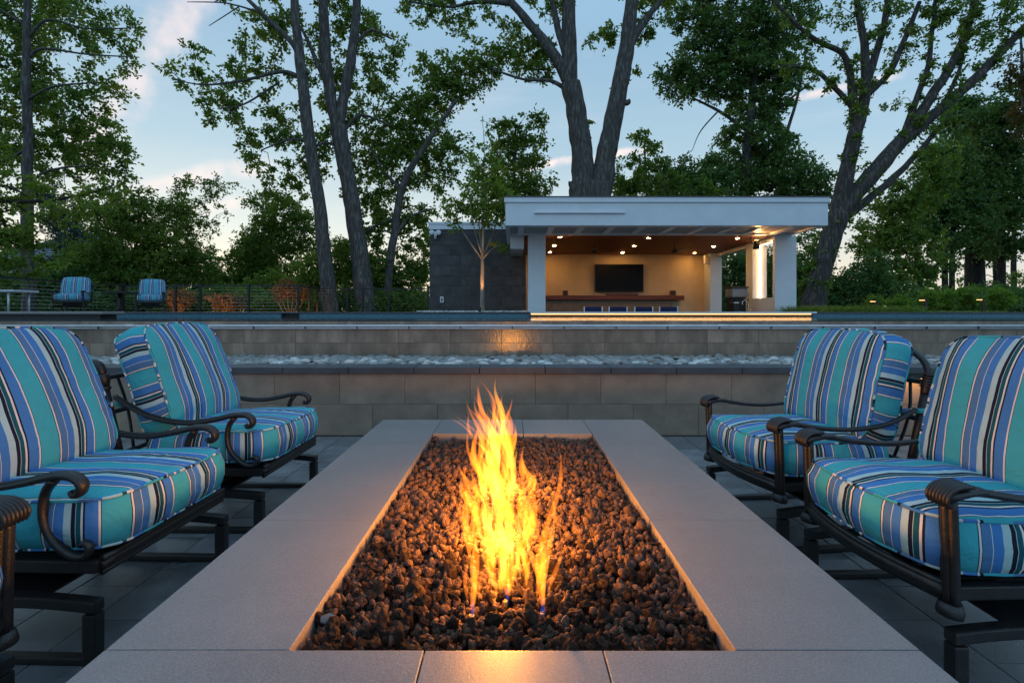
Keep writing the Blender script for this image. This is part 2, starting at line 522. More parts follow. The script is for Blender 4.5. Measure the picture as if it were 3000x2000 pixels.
def stripe_material():
    m = bpy.data.materials.new('striped_canvas'); m.use_nodes = True
    t = m.node_tree; N = t.nodes; Lk = t.links
    b = N['Principled BSDF']
    b.inputs['Roughness'].default_value = 0.85; b.inputs['Specular IOR Level'].default_value = 0.2
    b.inputs['Sheen Weight'].default_value = 0.0
    teal = (0.050, 0.36, 0.41); blue = (0.055, 0.19, 0.45); steel = (0.075, 0.18, 0.34); sage = (0.38, 0.53, 0.53)
    navy = (0.012, 0.012, 0.028); petrol = (0.010, 0.085, 0.105); cream = (0.70, 0.63, 0.58)
    seq = [(teal, 10.4), (navy, .35), (cream, .95), (navy, .25), (steel, 3.9), (cream, .22), (blue, 4.2), (sage, 3.2), (navy, 1.8), (sage, .25),
           (petrol, 2.2), (cream, .85), (navy, .9), (blue, 5.0), (cream, .85), (navy, .35)]
    tot = sum(x[1] for x in seq)
    uvn = N.new('ShaderNodeUVMap'); uvn.uv_map = 'UVMap'
    sp = N.new('ShaderNodeSeparateXYZ'); Lk.new(uvn.outputs[0], sp.inputs[0])
    mu = N.new('ShaderNodeMath'); mu.operation = 'MULTIPLY_ADD'; mu.inputs[1].default_value = 1 / 0.26; mu.inputs[2].default_value = 50.27
    fr = N.new('ShaderNodeMath'); fr.operation = 'FRACT'
    Lk.new(sp.outputs[0], mu.inputs[0]); Lk.new(mu.outputs[0], fr.inputs[0])
    r = N.new('ShaderNodeValToRGB'); r.color_ramp.interpolation = 'CONSTANT'
    acc = 0.0
    for i, (c, wd) in enumerate(seq):
        if i == 0: e = r.color_ramp.elements[0]; e.position = 0
        elif i == 1: e = r.color_ramp.elements[1]; e.position = acc / tot
        else: e = r.color_ramp.elements.new(acc / tot)
        e.color = (*c, 1); acc += wd
    Lk.new(fr.outputs[0], r.inputs['Fac'])
    co = N.new('ShaderNodeTexCoord')
    n1 = N.new('ShaderNodeTexNoise'); n1.inputs['Scale'].default_value = 5; n1.inputs['Detail'].default_value = 4
    Lk.new(co.outputs['Object'], n1.inputs['Vector'])
    mr = N.new('ShaderNodeMapRange'); mr.inputs['To Min'].default_value = 0.80; mr.inputs['To Max'].default_value = 1.2
    Lk.new(n1.outputs['Fac'], mr.inputs['Value'])
    hs = N.new('ShaderNodeHueSaturation'); Lk.new(mr.outputs[0], hs.inputs['Value']); Lk.new(r.outputs[0], hs.inputs['Color'])
    Lk.new(hs.outputs[0], b.inputs['Base Color'])
    n2 = N.new('ShaderNodeTexNoise'); n2.inputs['Scale'].default_value = 11; n2.inputs['Detail'].default_value = 3; n2.inputs['Distortion'].default_value = 0.6
    Lk.new(co.outputs['Object'], n2.inputs['Vector'])
    n3 = N.new('ShaderNodeTexNoise'); n3.inputs['Scale'].default_value = 700; n3.inputs['Detail'].default_value = 1
    Lk.new(co.outputs['Object'], n3.inputs['Vector'])
    b1 = N.new('ShaderNodeBump'); b1.inputs['Strength'].default_value = 0.6; b1.inputs['Distance'].default_value = 0.02
    b2 = N.new('ShaderNodeBump'); b2.inputs['Strength'].default_value = 0.2; b2.inputs['Distance'].default_value = 0.001
    Lk.new(n2.outputs['Fac'], b1.inputs['Height']); Lk.new(n3.outputs['Fac'], b2.inputs['Height'])
    Lk.new(b1.outputs[0], b2.inputs['Normal']); Lk.new(b2.outputs[0], b.inputs['Normal'])
    return m


M_stripe = stripe_material()


def water_material():
    m = bpy.data.materials.new('pool_water'); m.use_nodes = True
    t = m.node_tree; N = t.nodes; Lk = t.links
    b = N['Principled BSDF']
    b.inputs['Base Color'].default_value = (0.012, 0.060, 0.085, 1)
    b.inputs['Roughness'].default_value = 0.04
    b.inputs['IOR'].default_value = 1.33
    b.inputs['Specular IOR Level'].default_value = 0.5
    co = N.new('ShaderNodeTexCoord')
    mpn = N.new('ShaderNodeMapping'); mpn.inputs['Scale'].default_value = (1.0, 2.2, 1)
    n1 = N.new('ShaderNodeTexNoise'); n1.inputs['Scale'].default_value = 2.2; n1.inputs['Detail'].default_value = 3
    Lk.new(co.outputs['Object'], mpn.inputs[0]); Lk.new(mpn.outputs[0], n1.inputs['Vector'])
    bp = N.new('ShaderNodeBump'); bp.inputs['Strength'].default_value = 0.06; bp.inputs['Distance'].default_value = 0.05
    Lk.new(n1.outputs['Fac'], bp.inputs['Height']); Lk.new(bp.outputs[0], b.inputs['Normal'])
    return m


M_water = water_material()

# ================================================================== THE SETTING
# ground: lower terrace level, planting step, pool trench, upper garden level to the horizon
prof = [(-900, -0.06), (5.02, -0.06), (5.03, 0.54), (6.26, 0.54), (6.28, -0.2), (12.70, -0.2), (12.72, 1.09), (60, 1.09), (200, 1.02), (1600, 0.6)]
g = MB()
xs = [-1500, -200, -40, -20, 0, 20, 40, 200, 1500]
g.add([(x, y, z) for (y, z) in prof for x in xs],
      [(i * 9 + j, i * 9 + j + 1, (i + 1) * 9 + j + 1, (i + 1) * 9 + j) for i in range(len(prof) - 1) for j in range(8)])
tag(g.build('ground', M_lawn), kind='structure')

# lower terrace and its pavers
ter = MB().box(-16, 16, -14, 4.86, -0.055, -0.009).build('terrace', M_paver)
tag(ter, kind='structure')
TW, TL = 0.242, 0.484
paver_me = MB().box(-TW / 2 + .0025, TW / 2 - .0025, -TL / 2 + .0025, TL / 2 - .0025, -0.012, 0).mesh('paver', M_paver, bevel=0.0018)
cut_me = MB().box(-TW / 2 + .0025, TW / 2 - .0025, -TL / 4 + .0025, TL / 4 - .0025, -0.012, 0).mesh('paver', M_paver, bevel=0.0018)
cand = []
nx = int(16 / TW)
for i in range(-nx, nx + 1):
    off = (i % 2) * TL / 2
    y = 4.855 - TL / 2 - off
    if off:
        cand.append((i * TW, 4.855 - TL / 4, 1))
    while y > -2.0:
        cand.append((i * TW, y, 0)); y -= TL
def vis(c):
    return abs(c[0]) > 0.70 and abs(c[0]) < c[1] * 1.02 + 0.15 and c[1] > 0.75 and not (abs(c[0]) < .7 and c[1] < 3.2)
def vis2(c):
    return vis(c) or (c[1] > 3.2 and abs(c[0]) <= 0.7)
near = [c for c in cand if vis2(c)]
near.sort(key=lambda c: (c[1]))
sel = set(near[:300])
rest = MB()
for c in cand:
    dz = random.uniform(-0.0012, 0.0012)
    if c in sel:
        place(cut_me if c[2] else paver_me, 'paver', (c[0], c[1], dz), ter)
    else:
        h = TL / 4 if c[2] else TL / 2
        rest.box(c[0] - TW / 2 + .0025, c[0] + TW / 2 - .0025, c[1] - h + .0025, c[1] + h - .0025, -0.012, dz)
tag(rest.build('far_pavers', M_paver, ter), kind='stuff')


def tile_wall(name, label, x0, x1, yf, z0, z1, rows, tw, m, core_m, depth=0.2, half=True, xoff=0.0, gap=0.0026):
    """wall with real tiles set on its front face; rows: list of heights from the bottom up"""
    t = thing(name, label, 'wall', ((x0 + x1) / 2, yf + depth / 2, z0))
    MB().box(x0, x1, yf + 0.012, yf + depth, z0, z1).build('core', core_m, t)
    z = z0
    cache = {}
    for r, h in enumerate(rows):
        x = x0 + xoff - (tw / 2 if (half and r % 2) else 0)
        while x < x1 - 0.01:
            a, b = max(x, x0), min(x + tw, x1)
            if b - a > 0.03:
                k = (round(b - a, 3), round(h, 3))
                if k not in cache:
                    cache[k] = MB().box(-(b - a) / 2 + gap / 2, (b - a) / 2 - gap / 2, 0, 0.0118, gap / 2, h - gap / 2).mesh('tile', m, bevel=0.0012)
                place(cache[k], 'tile', ((a + b) / 2, yf + random.uniform(-0.0012, 0.0008), z), t)
            x += tw
        z += h
    return t


# retaining wall below the pebble bed
YL = 4.88
low = tile_wall('retaining_wall', 'low brown tiled retaining wall under the pebble bed with a dark stone cap', -8.0, 8.0, YL, 0.0, 0.577,
                [0.292, 0.285], 0.61, M_walltile, M_grout, depth=0.26, xoff=-0.02)
cap_me = MB().box(-0.3025, 0.3025, 0, 0.32, 0, 0.06).mesh('cap_slab', M_cap, bevel=0.003)
x = -7.93
while x < 8:
    place(cap_me, 'cap_slab', (x, YL - 0.032, 0.578 + random.uniform(0, .001)), low)
    x += 0.61

# weir wall of the pool
YU = 6.19
weir = tile_wall('weir_wall', 'brown tiled infinity edge wall of the pool behind the pebble bed', -10.5, 10.5, YU, 0.56, 1.045,
                 [0.045 + 0.185, 0.185, 0.07], 0.61, M_wetwall, M_grout, depth=0.30, half=False, xoff=0.0)
rail = thing('pool_edge_rail', 'pale metal rail running along the top of the pool weir wall', 'rail', (0, YU - 0.03, 0.97))
MB().tube([(-10.5, YU - 0.026, 0.989), (10.5, YU - 0.026, 0.989)], 0.0165, 10).build('upper_tube', M_pipe, rail, smooth=True)
MB().tube([(-10.5, YU - 0.022, 0.962), (10.5, YU - 0.022, 0.962)], 0.011, 8).build('lower_tube', M_pipe, rail, smooth=True)
clip_me = MB().box(-0.005, 0.005, -0.046, -0.001, -0.020, 0.012).mesh('clip', M_iron, bevel=0.002)
x = -10.37
while x < 10.4:
    place(clip_me, 'clip', (x, YU, 0.976), rail); x += 0.61
MB().tube([(2.42, YU - 0.026, 0.989), (2.56, YU - 0.026, 0.989)], 0.021, 10).build('coupling', M_pipe, rail, smooth=True)
MB().tube([(-4.6, YU - 0.026, 0.989), (-4.46, YU - 0.026, 0.989)], 0.021, 10).build('coupling', M_pipe, rail, smooth=True)

# pebbles between the two walls: 300 single ones in front, the rest as one bed
bed = MB().box(-10.5, 10.5, 5.20, 6.19, 0.5, 0.588).build('pebble_bed', M_mulch)
tag(bed, kind='structure')


def pebble_mesh(seed, m, sub=2, squash=(1.0, 0.75, 0.5), rough=0.12, name='pebble'):
    from mathutils import noise
    bm = bmesh.new()
    bmesh.ops.create_icosphere(bm, subdivisions=sub, radius=0.5)
    o = Vector((seed * 7.3, seed * 3.1, seed * 1.7))
    for v in bm.verts:
        n = noise.noise(v.co * 1.6 + o) * rough * 1.6 + noise.noise(v.co * 4.5 + o) * rough * 0.7 + (noise.noise(v.co * 11 + o) * rough * 0.35 if sub > 2 else 0)
        d = v.co.normalized()
        v.co = Vector((d.x * squash[0], d.y * squash[1], d.z * squash[2])) * (0.5 + n)
    me = bpy.data.meshes.new(name)
    bm.to_mesh(me); bm.free()
    me.materials.append(m)
    return me


def join_meshes(name, mat, items, smooth=True):
    """items: (mesh, matrix) lists joined with numpy into one mesh"""
    Vs, Fs, base = [], [], 0
    for me, M in items:
        n = len(me.vertices)
        a = np.empty(n * 3); me.vertices.foreach_get('co', a); a = a.reshape(-1, 3)
        Mx = np.array(M)
        Vs.append(a @ Mx[:3, :3].T + Mx[:3, 3])
        f = np.empty(len(me.polygons) * 3, dtype=np.int32)
        me.loops.foreach_get('vertex_index', f)
        Fs.append(f + base); base += n
    V = np.concatenate(Vs); F = np.concatenate(Fs)
    return fast_mesh(name, V, F, 3, mat, smooth)


def fast_mesh(name, V, F, k, mat, smooth=False):
    me = bpy.data.meshes.new(name)
    nf = len(F) // k
    me.vertices.add(len(V)); me.vertices.foreach_set('co', V.astype(np.float32).ravel())
    me.loops.add(len(F)); me.loops.foreach_set('vertex_index', F.astype(np.int32))
    me.polygons.add(nf)
    me.polygons.foreach_set('loop_start', np.arange(0, nf * k, k, dtype=np.int32))
    if smooth: me.polygons.foreach_set('use_smooth', np.ones(nf, dtype=bool))
    me.materials.append(mat)
    me.update(calc_edges=True)
    me.validate()
    return me


peb = [pebble_mesh(i, M_pebble, 2, (1.0, random.uniform(.65, .9), random.uniform(.42, .6)), 0.07) for i in range(8)]
for p_ in peb: p_.polygons.foreach_set('use_smooth', [True] * len(p_.polygons))
pts = []
for k in range(5200):
    y = 5.21 + 0.97 * random.random() ** 0.9
    x = random.uniform(-1, 1) * (y * 0.98 + 0.6)
    pts.append((x, y, random.uniform(0.592, 0.632), random.uniform(0.05, 0.125)))
vispts = [p for p in pts if abs(p[0]) < 0.97 * p[1] and p[1] < 5.6]
vispts.sort(key=lambda p: -(p[3] / p[1]) - p[2] * 0.02)
front = set(vispts[:300])
stuff_items = []
for p in pts:
    me = random.choice(peb)
    rot = (random.uniform(-.35, .35), random.uniform(-.35, .35), random.uniform(0, 6.28))
    s_ = p[3]
    if p in front:
        o = place(me, 'pebble', (p[0], p[1], p[2] + .012), None, rot, (s_, s_, s_))
        tag(o, 'smooth grey river pebble lying in the bed above the retaining wall cap', 'pebble', 'river pebbles in the bed behind the wall cap')
    else:

        stuff_items.append((me, Matrix.LocRotScale(Vector(p[:3]), Euler(rot), Vector((s_, s_, s_)))))
o = bpy.data.objects.new('pebbles', join_meshes('pebbles', M_pebble, stuff_items)); COL.objects.link(o)
tag(o, 'mass of smaller grey river pebbles filling the bed below the weir wall', 'pebbles', kind='stuff')

# pool
wat = MB()
wat.add([(-16, YU + 0.004, 1.050), (16, YU + 0.004, 1.050), (16, 12.62, 1.052), (-16, 12.62, 1.052)], [(0, 1, 2, 3)])
tag(wat.build('pool_water', M_water), kind='structure')
# far pool wall with small running-bond tiles
mt = bpy.data.materials.new('pool_band_tile'); mt.use_nodes = True
t_ = mt.node_tree; N_ = t_.nodes
b_ = N_['Principled BSDF']; b_.inputs['Roughness'].default_value = 0.25
br = N_.new('ShaderNodeTexBrick'); br.inputs['Scale'].default_value = 1.0
br.inputs['Color1'].default_value = (0.07, 0.27, 0.36, 1); br.inputs['Color2'].default_value = (0.10, 0.33, 0.43, 1); br.inputs['Mortar'].default_value = (0.012, 0.03, 0.045, 1)
br.inputs['Brick Width'].default_value = 0.085; br.inputs['Row Height'].default_value = 0.028; br.inputs['Mortar Size'].default_value = 0.006
cc = N_.new('ShaderNodeTexCoord'); sp_ = N_.new('ShaderNodeSeparateXYZ'); cb_ = N_.new('ShaderNodeCombineXYZ')
t_.links.new(cc.outputs['Object'], sp_.inputs[0]); t_.links.new(sp_.outputs[0], cb_.inputs[0]); t_.links.new(sp_.outputs[2], cb_.inputs[1])
t_.links.new(cb_.outputs[0], br.inputs['Vector']); t_.links.new(br.outputs['Color'], b_.inputs['Base Color'])
pw = thing('pool_wall', 'blue tiled far wall of the pool under dark coping slabs', 'wall', (0, 12.6, 0))
MB().box(-16, -5.56, 12.56, 12.70, 0.3, 1.122).build('tile_band', mt, pw)
MB().box(-5.12, 16, 12.56, 12.70, 0.3, 1.122).build('tile_band', mt, pw)
MB().box(-5.56, -5.12, 12.56, 12.70, 0.3, 0.99).build('tile_band', mt, pw)
MB().box(-5.56, -5.12, 12.68, 12.70, 0.99, 1.122).build('skimmer_opening', M_black, pw)
cop_me = MB().box(-0.455, 0.455, 0, 0.40, 0.024, 0.06).mesh('coping_slab', M_cap, bevel=0.006)
x = -15.5
while x < 15.6:
    if not (0.5 < x < 7.0):
        place(cop_me, 'coping_slab', (x, 12.53, 1.1005), pw)
    x += 0.914
# raised stone ledge at the left of the pool
led = thing('pool_ledge', 'pale stone ledge slab with rounded edge standing over the dark end of the pool', 'ledge', (-9, 9.6, 1.0))
MB().box(-16, -7.30, 9.3, 9.85, 1.112, 1.168).build('slab', M_slab, led, bevel=0.022, seg=3)
MB().box(-16, -7.42, 9.4, 9.8, 0.6, 1.111).build('shade_support', M_black, led)  # inset box coloured black for the shade under the slab

# upper terrace where the far chairs stand
up = MB().box(-22, -0.5, 12.95, 19.2, 1.06, 1.150).build('upper_terrace', M_paver)
tag(up, kind='structure')

# ================================================================== FIRE PIT
pit = thing('fire_pit', 'long rectangular fire pit with pale granite slab rim around lava rock', 'fire pit', (0, 1.9, 0))
OX, IX, OY0, OY1, IY0, IY1, ZT = 0.80, 0.436, 0.46, 3.23, 1.024, 2.85, 0.486
core = MB()
core.box(-OX + .03, -IX - .012, OY0 + .03, OY1 - .03, 0, 0.435)
core.box(IX + .012, OX - .03, OY0 + .03, OY1 - .03, 0, 0.435)
core.box(-IX - .012, IX + .012, OY0 + .03, IY0 - .012, 0, 0.435)
core.box(-IX - .012, IX + .012, IY1 + .012, OY1 - .03, 0, 0.435)
core.build('pit_wall', M_walltile, pit)
for (a, b, c, d) in ((-IX - .011, -IX - .004, IY0, IY1), (IX + .004, IX + .011, IY0, IY1), (-IX - .004, IX + .004, IY0 - .011, IY0 - .004), (-IX - .004, IX + .004, IY1 + .004, IY1 + .011)):
    MB().box(a, b, c, d, 0.25, 0.4345).build('liner_panel', M_liner, pit)


def slab(x0, x1, y0, y1):
    g_ = 0.0012
    MB().box(x0 + g_, x1 - g_, y0 + g_, y1 - g_, 0.436, ZT + random.uniform(-.0006, .0006)).build('rim_slab', M_slab, pit, bevel=0.0022, seg=2)


for s_ in (-1, 1):
    for a, b in ((IY0, 1.667), (1.667, 1.975), (1.975, 2.605), (2.605, OY1)):
        x0, x1 = sorted((s_ * IX, s_ * OX)); slab(x0, x1, a, b)
slab(-IX, 0.06, IY1, OY1); slab(0.06, IX, IY1, OY1)
for a, b in ((-OX, -.172), (-.172, .177), (.177, OX)):
    slab(a, b, OY0, IY0)
MB().box(-IX - .003, IX + .003, IY0 - .003, IY1 + .003, 0.20, 0.424).build('rock_base', M_lava, pit)

# lava rocks
lava = [pebble_mesh(100 + i, M_lava, 2, (1.0, random.uniform(.7, .95), random.uniform(.65, .9)), 0.30, 'lava_rock') for i in range(16)]
lavah = [pebble_mesh(200 + i, M_lava, 3, (1.0, random.uniform(.7, .95), random.uniform(.65, .9)), 0.30, 'lava_rock') for i in range(16)]
rocks = []
for layer, (z, n) in enumerate(((0.424, 3000), (0.446, 6400))):
    for k in range(n):
        x = random.uniform(-IX + .007, IX - .007); y = random.uniform(IY0 + .007, IY1 - .007)
        s_ = random.choice((.014, .016, .018, .020, .022, .026, .031)) * random.uniform(.85, 1.2)
        m_ = min(IX - abs(x), y - IY0, IY1 - y)
        s_ = min(s_, 0.016 + m_ * 1.8)
        zz = z + random.uniform(-.006, .014) + 0.010 * math.sin(x * 9 + 1) * math.sin(y * 7)
        if layer and any(abs(x - nx_) < .017 and -.05 < y - ny_ < .015 for nx_, ny_ in ((-.094, 1.20), (-.018, 1.25), (.063, 1.21))): continue
        rocks.append((x, y, zz, s_, layer))
top = sorted([r for r in rocks if r[4] == 1], key=lambda r: -(r[3] / r[1]) * (1.0 if r[1] < 1.9 else .5))
single = set(top[:300])
items = []
for r in rocks:
    rot = Euler([random.uniform(0, 6.28) for _ in range(3)])
    sv = Vector((r[3] * random.uniform(.9, 1.3), r[3], r[3] * random.uniform(.8, 1.1)))
    if r in single:
        o = place(random.choice(lavah), 'lava_rock', (r[0], r[1], r[2] + .006), None, tuple(rot), tuple(sv))
        tag(o, 'large rough brown black lava rock lying in the fire pit', 'lava rock', 'large lava rocks in the fire pit')
    else:
        items.append((random.choice(lava), Matrix.LocRotScale(Vector(r[:3]), rot, sv)))
o = bpy.data.objects.new('lava_rocks', join_meshes('lava_rocks', M_lava, items, smooth=False)); COL.objects.link(o)
tag(o, 'mass of smaller lava rocks filling the fire pit', 'lava rocks', kind='stuff')
for i_, (px_, py_, Y_, lab) in enumerate(((752, 1450, 1.16, 'flat blue grey slate chip lying among lava rocks at the pit corner'), (985, 1084, 2.28, 'thin grey slate chip lying among lava rocks toward the back of the pit'))):
    q = P(px_, py_, Y_)
    c = MB().prism([(-.028, -.012), (-.010, -.024), (.026, -.010), (.030, .006), (.006, .020), (-.024, .012)], 'z', 0, 0.007).build('slate_chip', M_slate, None, bevel=0.002)
    c.scale = (.62, .62, .8); c.location = (q.x, q.y, 0.466); c.rotation_euler = (0.35, 0.12, 0.5 + i_)
    tag(c, lab, 'stone')

# ------------------------------------------------------------------ flames
def flame_mat(name, col, strength):
    m = bpy.data.materials.new(name); m.use_nodes = True
    t = m.node_tree; t.nodes.clear()
    o = t.nodes.new('ShaderNodeOutputMaterial'); e = t.nodes.new('ShaderNodeEmission')
    e.inputs['Color'].default_value = (*col, 1); e.inputs['Strength'].default_value = strength
    t.links.new(e.outputs[0], o.inputs['Volume'])
    return m


F_out = flame_mat('flame_outer', (1.0, 0.22, 0.010), 16)
F_mid = flame_mat('flame_middle', (1.0, 0.34, 0.020), 14)
F_in = flame_mat('flame_core', (1.0, 0.46, 0.05), 17)
F_blue = flame_mat('flame_blue', (0.10, 0.18, 1.0), 4.5)
fire = thing('gas_fire', 'tall orange yellow gas flames rising from the middle of the lava rocks', 'flames', (-0.02, 1.6, 0.41))


def tongue(x, y, z, h, r, lean, mat, wob=1.0, flat=(1.0, 0.6), tw=0.0):
    n = 11
    ph, ph2 = random.uniform(0, 6.28), random.uniform(0, 6.28)
    am = random.uniform(.010, .028) * wob * (h / 0.3)
    ptsl, rad = [], []
    for i in range(n):
        t = i / (n - 1)
        ptsl.append((x + lean * t ** 1.6 + am * math.sin(ph + t * 5.2) * min(1, t * 1.6), y + am * .8 * math.sin(ph2 + t * 4.3) * t, z + h * t))
        rad.append(max(0.0006, r * (min(1, .30 + t * 2.6)) * (1 - t) ** 0.75 * (1 + .22 * math.sin(ph2 + t * 9))))
    mb = MB(); mb.tube(ptsl, rad, 8, flat=flat, smooth=3)
    o = mb.build('flame_tongue', mat, fire, smooth=True)
    return o


base_z = 0.450
# three jets at the front of the burner
for (px_, Y_, h_, r_, ln) in ((1085, 1.20, .22, .022, .016), (1165, 1.26, .34, .028, -.006), (1246, 1.21, .36, .026, .030)):
    X_ = (px_ - CX) / FPX * Y_
    tongue(X_, Y_, base_z - .012, .060, .013, 0.0, F_blue, .2)
    tongue(X_, Y_, base_z + .02, h_, r_, ln, F_out, .8)
    tongue(X_ + .004, Y_ + .012, base_z + .02, h_ * .8, r_ * .75, ln * .6, F_mid, .8)
    tongue(X_ - .012, Y_ + .01, base_z + .03, h_ * .65, r_ * .45, ln - .03, F_out, 1.3)
    tongue(X_ + .014, Y_ + .01, base_z + .03, h_ * .6, r_ * .4, ln + .03, F_out, 1.3)
# the body of the fire along the burner: many short overlapping licks
for k in range(128):
    u = (k + random.random()) / 128
    z0 = -.01 + .315 * u
    half = (.028 + .072 * math.sin(math.pi * min(1, u * .95 + .12)))
    o_ = max(-1.0, min(1.0, random.gauss(0, .52)))
    Y_ = 1.27 + random.uniform(0, .16) + .30 * u * random.random()
    X_ = -.012 - .030 * u + o_ * half
    ln_ = -.012 - .018 * u + random.uniform(-.03, .025)
    e_ = abs(o_)
    if e_ > .55 or k % 5 == 0:
        tongue(X_, Y_, base_z + z0, random.uniform(.10, .22), random.uniform(.018, .034), ln_ + .01 * o_, F_out, 1.2, (1.0, .5))
    elif k % 2:
        tongue(X_, Y_, base_z + z0, random.uniform(.10, .20), random.uniform(.014, .028), ln_, F_mid, 1.4, (1.0, .5))
    else:
        tongue(X_, Y_, base_z + z0 + .02, random.uniform(.07, .15), random.uniform(.009, .018), ln_, F_in, 1.5, (1.0, .6))
for k in range(12):     # loose licks at the top, blown to the left
    tongue(-.055 + random.uniform(-.065, .06), 1.40 + random.uniform(0, .2), base_z + random.uniform(.32, .39), random.uniform(.05, .11), random.uniform(.006, .011), random.uniform(-.07, -.01), F_out, 1.2)
# lower strands joining the jets to the body
for k in range(10):
    tongue(random.uniform(-.07, .05), 1.24 + random.uniform(0, .08), base_z + random.uniform(.0, .06), random.uniform(.14, .24), random.uniform(.008, .016), random.uniform(-.03, .02), F_out if k % 2 else F_mid, 1.6)
for (Y_, z_, e_, r_) in ((1.28, .53, 2.2, .05), (1.55, .55, 10.5, .06), (1.95, .55, 9.5, .06), (1.5, .78, 2.8, .08)):
    ld = bpy.data.lights.new('fire_light', 'POINT'); ld.energy = e_; ld.color = (1.0, 0.36, 0.045); ld.shadow_soft_size = r_
    lo = bpy.data.objects.new('fire_light', ld); COL.objects.link(lo); lo.parent = fire
    lo.location = Vector((-.03, Y_, z_)) - Vector(fire.location)
for (px_, Y_, zt) in ((1083, 1.20, .452), (1160, 1.25, .458), (1246, 1.21, .452)):
    X_ = (px_ - CX) / FPX * Y_
    MB().lathe([(.0065, -.06), (.0065, 0), (.0050, 0.001), (.0045, -.01)], (X_, Y_, zt), 10).build('burner_nozzle', material('brass', (.35, .23, .10), rough=.35, metal=.8, var=.1), pit, smooth=True)

def spot(parent, loc, target, energy, size, col=(1, .44, .13), blend=.6, radius=.04):
    d = bpy.data.lights.new('uplight_beam', 'SPOT'); d.energy = energy; d.spot_size = R(size); d.spot_blend = blend; d.color = col; d.shadow_soft_size = radius
    o = bpy.data.objects.new('uplight_beam', d); COL.objects.link(o); o.parent = parent
    o.location = Vector(loc) - world_loc(parent)
    o.rotation_euler = (Vector(target) - Vector(loc)).to_track_quat('-Z', 'Y').to_euler()
    return o


# ================================================================== POOL PAVILION
YF, YC, YB = 12.0, 13.56, 18.05
ZS = EYE + 2.0                      # soffit and ceiling height
RX0, RX1 = -0.16, 7.25
pav = thing('pool_pavilion', 'white modern pool pavilion with thick flat roof, lit bar room and wood ceiling', 'pavilion', (3.5, 15, 0.2))
FT = EYE + 2.64
fas = MB(); fas.box(RX0, RX1, YF, YF + .10, ZS, FT - .115)
fas.box(RX0, RX0 + .10, YF + .10, 19.0, ZS, FT - .115); fas.box(RX1 - .10, RX1, YF + .10, 19.0, ZS, FT - .115)
fas.box(RX0 + .1, RX1 - .1, 18.9, 19.0, ZS, FT - .115)
fas.build('fascia', M_white, pav, bevel=.004)
tr = MB(); tr.box(RX0 - .03, RX1 + .03, YF - .03, 19.03, FT - .112, FT)
tr.build('roof_trim', M_white, pav, bevel=.004)
MB().box(RX0 - .04, RX1 + .04, YF - .04, 19.04, FT + .001, FT + .028).build('roof_edge', M_roofedge, pav)
MB().box(0.50, 1.66 + .72 + .2, YF - .05, YF - .001, EYE + 2.275, EYE + 2.31).build('fascia_slot', M_white, pav, bevel=.004)
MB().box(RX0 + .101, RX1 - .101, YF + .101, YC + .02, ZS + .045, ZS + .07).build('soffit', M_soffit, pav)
MB().box(RX0 + .102, RX1 - .102, YC - .14, YC + .018, ZS + .002, ZS + .0445).build('soffit_beam', M_white, pav)
MB().box(RX0 + .102, RX1 - .102, YF + .102, YF + .25, ZS + .002, ZS + .0445).build('soffit_beam', M_white, pav)
x = 0.2
while x < 7.1:
    MB().box(x - .07, x + .07, YF + .252, YC - .142, ZS + .004, ZS + .0445).build('soffit_slat', M_white, pav)
    x += 0.72
# plank ceiling
pl_me = MB().box(-3.28, 3.28, -.0685, .0685, 0, .02).mesh('ceiling_plank', M_wood, bevel=.003)
y = YC + .10
while y < YB:
    place(pl_me, 'ceiling_plank', (3.60, y, ZS + .002), pav); y += 0.14
MB().box(0.25, 6.95, YC + .03, 18.3, ZS + .0225, ZS + .06).build('ceiling_board', M_black, pav)
MB().box(RX0 + .1, .30, YC + .10, 16, ZS - .33, ZS + .06).build('left_beam', M_white, pav)
MB().box(6.90, RX1 - .102, YC + .58, 18.2, ZS - .10, ZS + .06).build('right_beam', M_white, pav)
# columns, right wall with lit opening, back wall
MB().box(0.407, 0.859, YC, YC + .44, 0.2, ZS).build('column', M_white, pav, bevel=.005)
wy0, wy1, wz0, wz1 = YC + .12, 14.83, 1.546, ZS - .06
wl = MB()
wl.box(6.815, 7.37, YC, wy0, 0.2, ZS - .003)
wl.box(6.815, 7.22, wy0, wy1, 0.2, wz0)
wl.box(6.815, 7.22, wy0, wy1, wz1, ZS - .003)
wl.box(6.815, 7.22, wy1, 15.25, 0.2, ZS - .003)
wl.build('side_wall', M_white, pav)
MB().box(7.005, 7.027, wy1 - .060, wy1 - .050, wz0 + .001, wz1 - .012).build('led_strip', M_led, pav)
MB().box(7.005, 7.027, wy0 + .02, wy1 - .062, wz1 - .050, wz1 - .040).build('led_strip', M_led, pav)
MB().box(0.30, 6.21, YB, YB + .2, 0.2, ZS + .002).build('back_wall', M_cream, pav)
MB().box(6.21, 6.80, YB + .14, YB + .34, 0.2, ZS + .002).build('back_wall_return', M_cream, pav)
MB().box(6.66, 7.06, 17.62, 18.15, 0.2, ZS).build('column', M_white, pav, bevel=.005)
MB().box(0.3, 7.2, YC + .45, 18.0, 0.1, 0.2).build('floor_slab', M_paver, pav)
